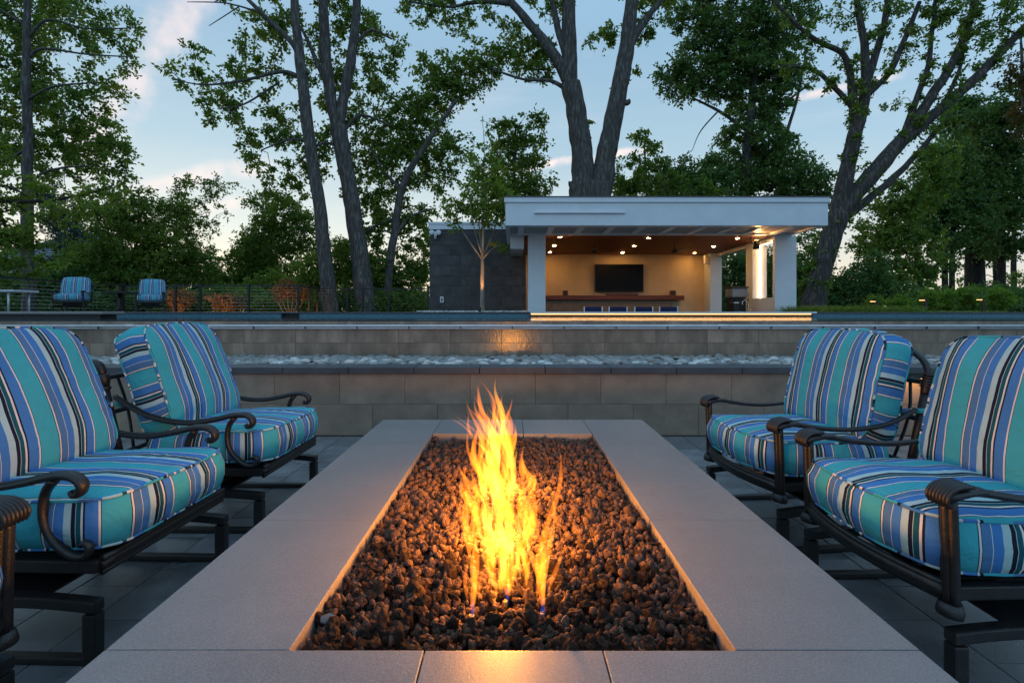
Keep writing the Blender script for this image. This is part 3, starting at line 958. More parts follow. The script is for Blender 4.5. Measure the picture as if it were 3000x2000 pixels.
# recessed lights
lamp_me = MB().lathe([(.044, 0), (.044, .003), (.034, .004)], (0, 0, 0), 20).mesh('recessed_light', M_lamp)
ring_me = MB().lathe([(.075, .0045), (.075, .0085), (.06, .009)], (0, 0, 0), 20).mesh('trim_ring', M_iron)
for zx, zy in ((797, 352), (767, 397), (743, 432), (1267, 357), (1190, 399), (1128, 434), (1737, 359), (1612, 402), (1510, 436)):
    dx, dy = (1200 + zx / 1.809) / 1.2755, (500 + zy / 1.81) / 1.2755
    Y_ = min(2.0 * FPX / (CY - dy), YB - .35)
    q = Vector(((dx - CX) / FPX * Y_, Y_, ZS - .008))
    l_ = place(lamp_me, 'recessed_light', q, pav)
    place(ring_me, 'trim_ring', q, l_)
# stone shelf wall and mantel
MB().box(0.86, 5.45, 17.80, YB - .001, 0.2, 1.575).build('shelf_wall', M_walltile, pav)
MB().box(0.70, 5.80, 17.62, YB - .001, 1.578, 1.730).build('mantel', M_mantel, pav, bevel=.006)

tv = thing('television', 'large black flat screen television mounted on the cream wall', 'television', (3.66, YB, 1.85))
MB().box(2.83, 4.50, YB - .13, YB - .075, 1.85, 2.81).build('case', M_black, tv, bevel=.008)
MB().box(2.855, 4.475, YB - .1325, YB - .1305, 1.885, 2.785).build('screen', M_screen, tv)
MB().box(3.3, 4.0, YB - .074, YB - .001, 2.1, 2.6).build('wall_bracket', M_black, tv)
for i_, (x, lab) in enumerate(((1.80, 'small dark red wood speaker on the shelf toward the left column'), (5.46, 'small dark red wood speaker on the shelf end near the switch wall'))):
    s_ = thing('shelf_speaker', lab, 'speaker', (x, 17.80, 1.731))
    MB().box(x - .085, x + .085, 17.72, 17.90, 1.7315, 1.90).build('cabinet', M_mantel, s_, bevel=.006)
    MB().box(x - .07, x + .07, 17.712, 17.7195, 1.745, 1.885).build('grille', M_black, s_)
sb = thing('soundbar', 'long low dark soundbar on the shelf beneath the television', 'soundbar', (3.73, 17.8, 1.731))
MB().box(3.18, 4.28, 17.74, 17.86, 1.7315, 1.79).build('body', M_mantel, sb, bevel=.01)
MB().box(3.2, 4.26, 17.733, 17.7395, 1.74, 1.782).build('grille', M_black, sb)

# bar counter on the pool side
bar = thing('bar_counter', 'long white bar counter lit by a warm strip under its edge', 'counter', (3.8, 12.7, 0.2))
MB().box(0.42, 7.19, 12.33, 13.0, 1.128, 1.168).build('counter_top', M_white, bar, bevel=.004)
MB().box(0.44, 7.06, 12.345, 12.358, 1.104, 1.125).build('led_strip', M_warm, bar)
MB().box(0.44, 7.12, 12.40, 12.52, 0.98, 1.1275).build('counter_front', M_darktile, bar)
# stools behind the bar
st = None
for i_, x0 in enumerate((1341, 1398, 1457, 1514)):
    Xc = (x0 + 21.5 - CX) / FPX * 13.3
    lab = ['navy sling bar stool standing next to the left white column', 'navy sling bar stool, second from the left white column', 'navy sling bar stool, third from the left white column', 'navy sling bar stool, last of the row toward the sink'][i_]
    if st is None:
        st = thing('bar_stool', lab, 'bar stool', (Xc, 13.3, 0.2), 0, 'navy bar stools behind the counter')
        MB().box(-.215, .215, -.012, .012, .62, 1.095).build('backrest', M_navy, st, bevel=.006, world=False)
        MB().box(-.215, .215, 0, .40, .58, .60).build('seat', M_navy, st, bevel=.006, world=False)
        for s_ in (-1, 1):
            MB().tube([(s_ * .228, 0, 0), (s_ * .228, 0, .6), (s_ * .228, -.01, 1.10)], .015, 8).build('leg', M_white, st, smooth=True, world=False)
            MB().tube([(s_ * .228, .40, 0), (s_ * .228, .40, .59), (s_ * .228, 0, .59)], .015, 8).build('leg', M_white, st, smooth=True, world=False)
        MB().tube([(-.22, .40, .25), (.22, .40, .25)], .012, 8).build('footrest', M_white, st, smooth=True, world=False)
    else:
        c = copy_tree(st); c.location = (Xc, 13.3, 0.2); c['label'] = lab
# ceiling fans
for i_, (zx, zy) in enumerate(((980, 425), (1405, 425))):
    dx, dy = (1200 + zx / 1.809) / 1.2755, (500 + zy / 1.81) / 1.2755
    Y_ = 1.78 * FPX / (CY - dy); X_ = (dx - CX) / FPX * Y_
    f_ = thing('ceiling_fan', ['dark ceiling fan above the television toward the left column', 'dark ceiling fan above the television toward the side opening'][i_], 'ceiling fan', (X_, Y_, ZS), 0.35 + i_ * .5)
    MB().tube([(0, 0, -.001), (0, 0, -.17)], .014, 8).build('rod', M_black, f_, world=False)
    MB().lathe([(.03, -.16), (.085, -.18), (.095, -.24), (.06, -.28)], (0, 0, 0), 16).build('motor', M_black, f_, smooth=True, world=False)
    for k in range(3):
        a = 2.094 * k
        b_ = MB(); b_.box(.07, .66, -.065, .065, -.222, -.212)
        o = b_.build('blade', M_black, f_, bevel=.004, world=False); o.rotation_euler = (0, 0, a)
ws = thing('wall_speaker', 'small white speaker on the back corner column', 'speaker', (6.58, 17.7, 2.8))
MB().box(6.48, 6.65, 17.62, 17.74, 2.80, 3.08).build('cabinet', M_white, ws, bevel=.02, seg=2)
MB().box(6.50, 6.63, 17.612, 17.6195, 2.83, 3.05).build('grille', M_cream, ws)
hs_ = thing('cylinder_light', 'dark cylindrical up light hung from the ceiling by the lit opening', 'lamp', (6.34, 13.5, 2.8))
MB().lathe([(.075, 0), (.085, .02), (.085, .22), (.07, .225)], (6.36, 13.62, 2.80), 18).build('body', M_black, hs_, smooth=True)
MB().lathe([(.055, 0), (.055, .004)], (6.36, 13.62, 3.026), 16).build('lens', M_led, hs_)
MB().tube([(6.22, 13.62, 3.145), (6.22, 13.62, 2.96), (6.28, 13.62, 2.95)], .014, 8).build('bracket', M_black, hs_, smooth=True)
spot(hs_, (6.36, 13.55, 3.04), (6.5, 12.9, 3.2), 16, 120)
# side counter with sink and machines
sc_ = thing('side_counter', 'dark side counter with sink along the pavilion side wall', 'counter', (6.3, 14.3, 0.2))
MB().box(5.95, 6.81, 13.9, 15.2, 1.115, 1.155).build('counter_top', M_black, sc_, bevel=.004)
MB().box(6.0, 6.80, 13.95, 15.15, 0.2, 1.114).build('cabinet', M_darktile, sc_)
fa = thing('faucet', 'chrome gooseneck faucet on the side counter', 'faucet', (6.33, 14.05, 1.156))
fx, fy = 6.34, 14.05
MB().tube([(fx, fy, 1.156), (fx, fy, 1.36), (fx - .02, fy, 1.44), (fx - .09, fy, 1.48), (fx - .15, fy, 1.44), (fx - .16, fy, 1.36)], .013, 8, smooth=4).build('spout', M_steel, fa, smooth=True)
MB().lathe([(.03, 0), (.03, .02), (.018, .05)], (fx, fy, 1.156), 12).build('base', M_steel, fa, smooth=True)
MB().tube([(fx + .03, fy, 1.20), (fx + .10, fy, 1.25)], .009, 8).build('handle', M_steel, fa, smooth=True)
dd = thing('drink_dispenser', 'frozen drink dispenser with clear tank on the side counter', 'drink dispenser', (6.30, 14.7, 1.156))
MB().box(6.12, 6.52, 14.6, 14.95, 1.156, 1.56).build('body', M_black, dd, bevel=.01)
MB().box(6.08, 6.53, 14.46, 14.95, 1.562, 1.83).build('tank', M_glass, dd, bevel=.05, seg=3)
MB().box(6.06, 6.55, 14.44, 14.97, 1.832, 1.87).build('lid', M_grout, dd, bevel=.01)
MB().box(6.10, 6.30, 14.38, 14.6, 1.156, 1.18).build('drip_tray', M_steel, dd)
MB().tube([(6.2, 14.58, 1.50), (6.2, 14.5, 1.48), (6.2, 14.5, 1.42)], .018, 8).build('tap', M_black, dd)
cm = thing('coffee_machine', 'small black machine with steel top beside the drink dispenser', 'machine', (6.02, 14.4, 1.156))
MB().box(5.98, 6.10, 14.1, 14.36, 1.156, 1.40).build('body', M_black, cm, bevel=.01)
MB().box(5.97, 6.11, 14.09, 14.37, 1.402, 1.43).build('top_plate', M_steel, cm)
for i_, z in enumerate((1.26, 1.44, 1.62)):
    sp_ = thing('switch_plate', ['switch plate on the side wall, lowest of three', 'switch plate on the side wall, middle of three', 'switch plate on the side wall, highest of three'][i_], 'switch', (6.81, 15.12, z), 0, 'switch plates on the pavilion side wall')
    MB().box(6.804, 6.8145, 15.02, 15.20, z, z + .13).build('plate', M_white, sp_, bevel=.002)
    MB().box(6.800, 6.8035, 15.06, 15.16, z + .03, z + .10).build('rocker', M_black, sp_)

# charcoal tiled storage block
blk = thing('storage_block', 'charcoal tiled storage block with white parapet beside the pavilion', 'building', (-1.0, 16, 1.1))
BX0, BX1, BY = -2.455, 0.40, 15.5
MB().box(BX0, BX1, BY + .012, 19.0, 1.0, 3.61).build('core', M_grout, blk)
MB().box(BX0 - .03, BX1, BY - .03, 19.0, 3.612, 3.76).build('parapet', M_white, blk, bevel=.004)
MB().box(BX0 - .05, BX1, BY - .05, 19.0, 3.762, 3.83).build('parapet_cap', M_white, blk, bevel=.004)
z = 1.02; r_ = 0; cache = {}
while z < 3.6:
    h = min(.305, 3.61 - z); x = BX0 - (.305 if r_ % 2 else 0)
    while x < BX1 - .01:
        a, b = max(x, BX0), min(x + .61, BX1)
        k = (round(b - a, 3), round(h, 3))
        if k not in cache:
            cache[k] = MB().box(-(b - a) / 2 + .003, (b - a) / 2 - .003, 0, .0115, .003, h - .003).mesh('tile', M_darktile, bevel=.0015)
        place(cache[k], 'tile', ((a + b) / 2, BY + random.uniform(-.002, .001), z), blk); x += .61
    z += .305; r_ += 1
fl = thing('security_light', 'white twin head security floodlight with camera on the charcoal block', 'floodlight', (-2.29, BY, 3.45))
q = P(1000, 537, BY - .1)
for s_ in (-1, 1):
    MB().lathe([(.03, .05), (.065, .0), (.075, -.07), (.07, -.075)], (q.x + s_ * .10, q.y, q.z + .03), 14, 'y').build('lamp_head', M_white, fl, smooth=True)
MB().box(q.x - .07, q.x + .07, q.y + .02, BY - .003, q.z - .03, q.z + .07).build('mount', M_white, fl, bevel=.01)
MB().lathe([(.035, 0), (.04, -.06), (.03, -.13)], (q.x, q.y, q.z - .02), 14).build('camera_body', M_white, fl, smooth=True)
MB().lathe([(.016, -.042), (.016, -.036), (.012, -.035)], (q.x, q.y, q.z - .10), 10, 'y').build('lens', M_black, fl)
q = P(1015, 688, BY - .03)
ou = thing('outlet_box', 'white weatherproof outlet box low on the charcoal block', 'outlet', (q.x, BY, q.z))
MB().box(q.x - .055, q.x + .055, BY - .05, BY - .003, q.z - .09, q.z + .09).build('cover', M_white, ou, bevel=.01)
MB().box(q.x - .02, q.x + .02, BY - .054, BY - .0505, q.z - .05, q.z + .05).build('window', M_grout, ou)
# pebble strip round the young tree
pts2 = []
for k in range(420):
    pts2.append((random.uniform(-2.4, .42), random.uniform(12.98, 13.6), 1.165 + random.uniform(-.005, .015), random.uniform(.05, .10)))
MB().box(-2.42, .42, 12.955, 15.45, 1.05, 1.162).build('planter_bed', M_mulch)['kind'] = 'structure'
items = [(random.choice(peb), Matrix.LocRotScale(Vector(p[:3]), Euler((0, 0, random.uniform(0, 6))), Vector((p[3],) * 3))) for p in pts2]
o = bpy.data.objects.new('planter_pebbles', join_meshes('planter_pebbles', M_pebble, items)); COL.objects.link(o)
tag(o, 'strip of pale pebbles at the foot of the charcoal block', 'pebbles', kind='stuff')

# ================================================================== LOUNGE CHAIRS
from mathutils import noise as mnoise


def rounded_outline(D, W, r, n, bow):
    """closed outline in (a, b, s): a forward, b sideways, s arc length from the middle of the front edge"""
    hd, hw = D / 2, W / 2
    segs = []
    def line(p, q): segs.append(('l', p, q, math.dist(p, q)))
    def arc(c, a0): segs.append(('a', c, a0, r * math.pi / 2))
    line((hd, 0), (hd, hw - r)); arc((hd - r, hw - r), 0)
    line((hd - r, hw), (-hd + r, hw)); arc((-hd + r, hw - r), 1)
    line((-hd, hw - r), (-hd, -hw + r)); arc((-hd + r, -hw + r), 2)
    line((-hd + r, -hw), (hd - r, -hw)); arc((hd - r, -hw + r), 3)
    line((hd, -hw + r), (hd, 0))
    tot = sum(s[3] for s in segs)
    out = []
    for k in range(n):
        s = (k / n) * tot; acc = 0
        for sg in segs:
            if s <= acc + sg[3] + 1e-9:
                t = (s - acc) / sg[3]
                if sg[0] == 'l':
                    a = sg[1][0] + (sg[2][0] - sg[1][0]) * t; b = sg[1][1] + (sg[2][1] - sg[1][1]) * t
                else:
                    th = sg[2] * math.pi / 2 + t * math.pi / 2
                    a = sg[1][0] + r * math.cos(th); b = sg[1][1] + r * math.sin(th)
                break
            acc += sg[3]
        sa = s if s < tot / 2 else s - tot
        if a > 0: a += bow * (1 - (b / hw) ** 2) * min(1, a / hd)
        else: a -= bow * .5 * (1 - (b / hw) ** 2) * min(1, -a / hd)
        b += math.copysign(bow * .45 * (1 - (a / hd / 1.15) ** 2), b) * min(1, abs(b) / hw)
        out.append((a, b, sa))
    return out


def cushion_mesh(name, D, W, T, r, crown, bow, bulge, seed, frame, pipe=0.0055, n=112, ush=0.0):
    """frame(a,b,c) -> position; returns (cushion mesh, piping mesh)"""
    ol = rounded_outline(D, W, r, n, bow)
    V, F, UV = [], [], []
    so = Vector((seed * 5.1, seed * 2.3, seed))

    def disp(a, b, c):
        return (mnoise.noise(Vector((a * 4.5, b * 4.5, c * 4.5)) + so) * .016 + (.5 - abs(mnoise.noise(Vector((a * 9, b * 14, c * 9)) + so))) * .007)
    rings = [0.0, .14, .28, .42, .55, .66, .76, .84, .90, .95, .985, 1.0]

    def cap(sign):
        b0 = len(V)
        V.append((0, 0, sign * (T / 2 + crown) + disp(0, 0, sign) * sign))
        uvs = [0.0]
        for q in rings[1:]:
            for (a, b, s) in ol:
                h = crown * (1 - q ** 2.6) - .004 * max(0, (q - .95) / .05)
                pk = .0022 * math.sin(s * 70 + seed) * max(0, (q - .80) / .2) * (1 if q < .999 else .35)
                dd_ = disp(a * q, b * q, sign) * (1 - q ** 8 * .6)
                V.append((a * q, b * q, sign * (T / 2 + h) + sign * (dd_ + pk)))
                uvs.append(b * q * (1 + .03 * q))
        def idx(ri, k): return b0 if ri == 0 else b0 + 1 + (ri - 1) * n + (k % n)
        for ri in range(len(rings) - 1):
            for k in range(n):
                if ri == 0:
                    f = (b0, idx(1, k), idx(1, k + 1)); u = (0.0, uvs[1 + k % n], uvs[1 + (k + 1) % n])
                else:
                    f = (idx(ri, k), idx(ri + 1, k), idx(ri + 1, k + 1), idx(ri, k + 1))
                    u = (uvs[f[0] - b0], uvs[f[1] - b0], uvs[f[2] - b0], uvs[f[3] - b0])
                if sign < 0: f = f[::-1]; u = u[::-1]
                F.append(f); UV.append(u)
        return b0 + 1 + (len(rings) - 2) * n
    top = cap(1); bot = cap(-1)
    nb = 6
    rows = [[top + k for k in range(n)]]
    for j in range(1, nb):
        t = j / nb
        row = []
        for (a, b, s) in ol:
            L = math.hypot(a, b) or 1
            e = bulge * math.sin(math.pi * t) + disp(a, b, t * 3) * .35 + .0025 * math.sin(s * 55 + seed * 2) * math.sin(math.pi * t)
            na, nb_ = a / L, b / L
            row.append(len(V)); V.append((a + na * e, b + nb_ * e, T / 2 * (1 - 2 * t)))
        rows.append(row)
    rows.append([bot + k for k in range(n)])
    for j in range(nb):
        for k in range(n):
            k2 = (k + 1) % n
            s0 = ol[k][2]; s1 = ol[k2][2]
            if s1 - s0 > .5: s1 -= 0
            if abs(s1 - s0) > .5: s1 = s0 + abs(ol[1][2] - ol[0][2])
            F.append((rows[j][k], rows[j + 1][k], rows[j + 1][k2], rows[j][k2])); UV.append((s0, s0, s1, s1))
    me = bpy.data.meshes.new(name)
    me.from_pydata([tuple(frame(*v)) for v in V], [], F)
    uvl = me.uv_layers.new(name='UVMap')
    flat = [c for u in UV for x_ in u for c in (x_ + ush, 0.5)]
    uvl.data.foreach_set('uv', flat)
    bm = bmesh.new(); bm.from_mesh(me); bmesh.ops.recalc_face_normals(bm, faces=bm.faces); bm.to_mesh(me); bm.free()
    me.materials.append(M_stripe)
    me.polygons.foreach_set('use_smooth', [True] * len(me.polygons))
    # welt cord along both seams
    pm = MB(); pu = []
    for ring0 in (top, bot):
        pts_ = [Vector(frame(*V[ring0 + k])) for k in range(n)]
        sd = 6; vs = []; fs = []
        for k in range(n):
            tg = (pts_[(k + 1) % n] - pts_[k - 1]).normalized()
            up_ = Vector((0, 0, 1)) if abs(tg.z) < .8 else Vector((0, 1, 0))
            n1 = (up_ - tg * up_.dot(tg)).normalized(); n2 = tg.cross(n1)
            for i in range(sd):
                an = 2 * math.pi * i / sd
                vs.append(pts_[k] + (n1 * math.cos(an) + n2 * math.sin(an)) * pipe)
        for k in range(n):
            for i in range(sd):
                k2, i2 = (k + 1) % n, (i + 1) % sd
                fs.append((k * sd + i, k * sd + i2, k2 * sd + i2, k2 * sd + i))
                a0 = ol[k][2] * .85 + .1; a1 = a0 + .004
                pu.append((a0, a0, a1, a1))
        pm.add(vs, fs)
    pme = bpy.data.meshes.new('piping')
    pme.from_pydata(pm.v, [], pm.f)
    ul = pme.uv_layers.new(name='UVMap'); ul.data.foreach_set('uv', [c for u in pu for x_ in u for c in (x_, .5)])
    pme.materials.append(M_stripe)
    pme.polygons.foreach_set('use_smooth', [True] * len(pme.polygons))
    return me, pme


def scroll(c, r0, r1, a0, a1, y, n=12):
    out = []
    for i in range(n + 1):
        t = i / n; a = a0 + (a1 - a0) * t; r = r0 + (r1 - r0) * t
        out.append((c[0] + r * math.cos(a), y, c[1] + r * math.sin(a)))
    return out


def make_chair(kind, seed, label, group, name='lounge_chair'):
    t = thing(name, label, 'lounge chair', (0, 0, 0), 0, group)
    A = kind == 'scroll'
    xf, xb = 0.36, (-0.37 if A else -0.30)
    HW = 0.335
    D = 0.66 if A else 0.62
    # seat frame: front rail, back rail, two side rails
    bow = 0.0 if A else 0.055
    prof_ = []
    for i in range(13):
        b = -HW + 2 * HW * i / 12
        prof_.append((xf + bow * (1 - (b / HW) ** 2), b, .312))
    fr = MB(); fr.tube(prof_, .030, 8, flat=(.80, .62) if A else (.85, .85))
    fr.tube([(p[0] + .008, p[1], p[2] + .022) for p in prof_], .012, 6)
    fr.tube([(p[0] + .004, p[1], p[2] - .022) for p in prof_], .012, 6)
    fr.build('front_rail', M_iron, t, smooth=True, world=False)
    for s_ in (-1, 1):
        MB().box(xb - .02, xf, s_ * HW - .018, s_ * HW + .018, .290, .332).build('side_rail', M_iron, t, bevel=.006, seg=2, world=False)
    MB().box(xb - .02, xb + .02, -HW + .019, HW - .019, .290, .330).build('rear_rail', M_iron, t, bevel=.006, world=False)
    sl = MB()
    for i in range(7):
        y = -.27 + .09 * i
        sl.box(xb + .021, xf - .026, y - .012, y + .012, .318, .326)
    sl.build('seat_slats', M_iron, t, world=False)
    # sled base with spring mount
    for s_ in (-1, 1):
        y = s_ * (HW + .020); xs0 = xf + .015
        sled = MB()
        sled.box(xs0 - .045, xs0, y - .021, y + .021, 0.001, .168)
        arch = []
        for i in range(9):
            u = i / 8; xx = xs0 - .001 - u * .62
            arch.append((xx, .169 + .018 * math.sin(math.pi * min(1, u * 1.1 + .05))))
        outl = [(a, z + .036) for a, z in arch] + [(a, z) for a, z in arch[::-1]]
        sled.prism(outl, 'y', y - .022, y + .022)
        sled.box(xs0 - .62, xs0 - .046, y - .017, y + .017, 0.001, .028)
        sled.box(xs0 - .62, xs0 - .58, y - .020, y + .020, .0282, .168)
        sled.build('sled', M_iron, t, bevel=.006, seg=2, world=False)
    sp = MB()
    sp.box(-.16, .18, -HW + .0, HW - .0, .205, .218)
    sp.box(-.10, .10, -.22, .22, .219, .289)
    sp.box(.02, .07, -HW - .04, HW + .04, .172, .204)
    sp.box(-.12, -.07, -HW - .04, HW + .04, .172, .204)
    sp.build('spring_mount', M_black, t, bevel=.004, world=False)
    # back frame
    tp = (-.505, .845) if A else (-.435, .845)
    bx = xb - .01
    def bp(z):  # x on the post at height z
        u = (z - .31) / (tp[1] - .31)
        return bx + (tp[0] - bx) * u
    for s_ in (-1, 1):
        y = s_ * HW
        po = MB()
        po.tube([(bx, y, .30), (bp(.55), y, .55), (bp(.74), y, .74)], [.021, .021, .022], 10)
        if A:
            po.tube([(bp(.735), y, .735), (bp(.745), y, .745), (bp(.755), y, .755)], [.023, .031, .025], 12)
            po.tube([(bp(.755), y, .755), (bp(.79), y, .79), (bp(.81), y, .81), (bp(.82), y, .82)], [.024, .034, .034, .026], 12)
            po.tube([(bp(.82), y, .82), (bp(.845), y, .845), (bp(.85) - .015, y, .868), (bp(.85) - .045, y, .876), (bp(.85) - .072, y, .862), (bp(.85) - .076, y, .838), (bp(.85) - .058, y, .826)],
                    [.024, .026, .026, .025, .024, .022, .016], 12, smooth=3)
        else:
            pr = [(bp(.74), y, .74), (bp(.80) + .0, y, .80), (bp(.84) - .02, y, .835), (bp(.86) - .055, y, .838), (bp(.86) - .085, y, .815)]
            po.tube(pr, [.022, .028, .034, .036, .028], 12, smooth=3)
            for k in range(5):
                u = (.775 + k * .014)
                po.tube([(bp(u) - .001, y, u), (bp(u) - .003, y, u + .007)], [.034, .034], 12)
        po.build('back_post', M_iron, t, smooth=True, world=False)
    rails = MB()
    for z in (.40, .62, .80):
        rails.tube([(bp(z), -HW, z), (bp(z) - .02, 0, z), (bp(z), HW, z)], .014, 8, smooth=4)
    rails.build('back_rail', M_iron, t, smooth=True, world=False)
    if not A:   # curved top rail
        MB().tube([(bp(.80), HW, .80), (bp(.8) - .03, HW - .04, .885), (bp(.8) - .06, HW * .5, .95), (bp(.8) - .07, 0, .965), (bp(.8) - .06, -HW * .5, .95), (bp(.8) - .03, -HW + .04, .885), (bp(.80), -HW, .80)],
                  .017, 8, smooth=4).build('top_rail', M_iron, t, smooth=True, world=False)
    lat = MB()
    for i in range(5):
        y = -.22 + .11 * i
        lat.tube([(bp(.40) - .012, y, .40), (bp(.62) - .018, y + .03, .62), (bp(.80) - .012, y, .80)], .008, 6, smooth=3)
    lat.build('back_lattice', M_iron, t, smooth=True, world=False)
    # arms
    for s_ in (-1, 1):
        y = s_ * (HW + .012)
        if A:
            yo = y + s_ * .012
            ar = MB()
            path = [(-.41, yo, .705), (-.33, yo, .655), (-.24, yo, .610), (-.12, yo, .578), (0, yo, .570), (.12, yo, .588), (.22, yo, .612), (.285, yo, .613), (.318, yo, .590), (.316, yo, .562), (.294, yo, .552), (.282, yo, .566)]
            ar.tube(path, [.013, .014, .015, .016, .017, .018, .020, .021, .020, .018, .016, .011], 10, flat=(.72, 1.25), smooth=4)
            arm = ar.build('arm', M_iron, t, smooth=True, world=False)
            for dy in (-.012, .012):
                MB().tube([(p[0], p[1] + dy * .85, p[2] + .0112) for p in path[:8]], .0036, 6, smooth=3).build('arm_ridge', M_iron, arm, smooth=True, world=False)
            cs = [(.225, yo, .600), (.196, yo, .560), (.186, yo, .50), (.198, yo, .44), (.232, yo, .390), (.276, yo, .358), (.316, yo, .350), (.340, yo, .362), (.342, yo, .386), (.326, yo, .396), (.314, yo, .384)]
            MB().tube(cs, [.018, .016, .0155, .0155, .0155, .0155, .0155, .015, .014, .012, .009], 10, flat=(.80, 1.15), smooth=4).build('arm_scroll', M_iron, t, smooth=True, world=False)
        else:
            ar = MB()
            path = [(-.345, y, .672), (-.26, y, .627), (-.15, y, .594), (0, y, .580), (.14, y, .588), (.26, y, .608), (.32, y, .615)]
            ar.tube(path, [.014, .015, .016, .016, .017, .018, .021], 10, flat=(.70, 1.15), smooth=4)
            arm = ar.build('arm', M_iron, t, smooth=True, world=False)
            pad = MB()
            pad.tube([(.265, y, .613), (.29, y, .616), (.34, y, .615), (.38, y, .607), (.398, y, .595)], [.022, .030, .041, .045, .030], 14, flat=(.44, 1.0), smooth=4)
            pd = pad.build('arm_end', M_iron, t, smooth=True, world=False)
            rb = MB()
            for k in range(7):
                yy = y - .036 + .012 * k
                rb.tube([(.325, yy, .637), (.365, yy, .635), (.393, yy, .621), (.404, yy, .598), (.395, yy, .578)], .0065, 6, smooth=3)
            rb.build('ribbing', M_iron, pd, smooth=True, world=False)
            pst = MB()
            for k in (-1, 0, 1):
                pst.tube([(.372 + (.008 if k == 0 else 0), y + k * .0155, .600), (.366 + (.008 if k == 0 else 0), y + k * .0155, .45), (.362 + (.008 if k == 0 else 0), y + k * .0165, .262)], .0135, 8, smooth=3)
            pst.tube([(.364, y, .285), (.364, y, .258), (.366, y, .246)], [.030, .036, .033], 14)
            pst.build('arm_post', M_iron, t, smooth=True, world=False)
    # cushions
    cxm = xf + .030 - D / 2
    sme, spm = cushion_mesh('seat_cushion', D, .655, .165, .085, .034, .020 if A else .030, .024, seed, lambda a, b, c: Vector((cxm + a, b, .436 + c + .012 * a / .33)), ush=0.0 if A else .12)
    so_ = bpy.data.objects.new('seat_cushion', sme); COL.objects.link(so_); so_.parent = t
    po_ = bpy.data.objects.new('piping', spm); COL.objects.link(po_); po_.parent = so_
    th = R(18 if A else 13)
    fw = Vector((math.cos(th), 0, math.sin(th))); upv = Vector((-math.sin(th), 0, math.cos(th)))
    BH = .575 if A else .535
    c0 = Vector((-.190 if A else -.165, 0, .515)) + upv * (BH / 2 - .012)

    def bframe(a, b, c):
        sag = -.030 * (a / .3) ** 2 * (1 if a > 0 else .2)
        return c0 + upv * a + Vector((0, 1, 0)) * (b * (1 - .035 * a / .3)) + fw * (c + sag)
    bme, bpm = cushion_mesh('back_cushion', BH, .640, .172 if A else .155, .075, .036, .020, .018, seed + 3, bframe, ush=0.0 if A else .12)
    bo_ = bpy.data.objects.new('back_cushion', bme); COL.objects.link(bo_); bo_.parent = t
    pb_ = bpy.data.objects.new('piping', bpm); COL.objects.link(pb_); pb_.parent = bo_
    # fabric ties round the posts
    for s_ in (-1, 1):
        y = s_ * HW; z = .665
        tie = MB()
        tie.tube([(bp(z) + .11, y - s_ * .03, z - .01), (bp(z) + .04, y + s_ * .014, z), (bp(z) - .012, y + s_ * .032, z - .004), (bp(z) - .034, y, z - .006), (bp(z) - .01, y - s_ * .03, z - .006)],
                 .014, 6, flat=(.95, .16), smooth=3)
        tm = tie.build('tie', M_stripe, t, smooth=True, world=False)
        ul = tm.data.uv_layers.new(name='UVMap')
        vi = [0] * len(tm.data.loops); tm.data.loops.foreach_get('vertex_index', vi)
        ul.data.foreach_set('uv', [c for v_ in vi for c in (tm.data.vertices[v_].co.x * .9 + .05, .5)])
    return t


G1 = 'striped lounge chairs around the fire pit'
def put(c, x, y, ang):
    c.location = (x, y, c.location.z); c.rotation_euler = (0, 0, ang)
ca = make_chair('scroll', 1.0, 'striped cushioned lounge chair with scroll arms, beside the middle of the fire pit', G1)
put(ca, -1.71, 2.075, R(-2))
ca2 = copy_tree(ca); ca2['label'] = 'striped cushioned lounge chair with scroll arms, at the pit end by the low tiled wall'
put(ca2, -1.665, 3.085, R(-1))
cb = make_chair('post', 5.0, 'striped cushioned lounge chair with ribbed straight arm posts, beside the middle of the fire pit', G1)
put(cb, 1.655, 1.915, math.pi + R(2))
cb2 = copy_tree(cb); cb2['label'] = 'striped lounge chair with ribbed arm posts, at the pit end by the low tiled wall'
put(cb2, 1.60, 2.875, math.pi + R(6))
cb3 = copy_tree(cb); cb3['label'] = 'striped lounge chair with ribbed arm posts, in front of both scroll armed chairs'
put(cb3, -1.735, 1.055, R(1))
G2 = 'striped lounge chairs on the upper terrace'
for (px_, Y_, ang, lab) in ((168, 15.6, -68, 'striped blue lounge chair on the upper terrace by the fence, beside the pale table'),
                            (348, 16.6, -62, 'striped blue lounge chair on the upper terrace by the fence, close to the lit shrub')):
    c = copy_tree(cb); c['label'] = lab; c['group'] = G2
    c.location = ((px_ - CX) / FPX * Y_, Y_, 1.150); c.rotation_euler = (0, 0, R(ang))
    c.scale = (1.02, 1.02, 1.02)
# small tables on the upper terrace
q = P(275, 700, 16.4)
tb = thing('pedestal_table', 'dark round pedestal table between the two far lounge chairs', 'table', (q.x, q.y, 1.150))
MB().lathe([(.46, .60), (.48, .61), (.48, .635), (.46, .64)], (0, 0, 0), 28).build('table_top', M_iron, tb, smooth=False, world=False)
MB().lathe([(.22, 0), (.21, .02), (.06, .05), (.04, .30), (.06, .599)], (0, 0, 0), 16).build('pedestal', M_iron, tb, smooth=True, world=False)
q = P(6, 672, 13.4)
tb = thing('side_table', 'pale metal topped side table by the fence', 'table', (q.x, q.y, 1.150))
MB().box(-.62, .62, -.35, .35, .52, .57).build('table_top', M_pipe, tb, bevel=.006, world=False)
for sx in (-1, 1):
    for sy in (-1, 1):
        MB().tube([(sx * .42, sy * .28, 0), (sx * .42, sy * .28, .519)], .022, 8).build('leg', M_pipe, tb, smooth=True, world=False)

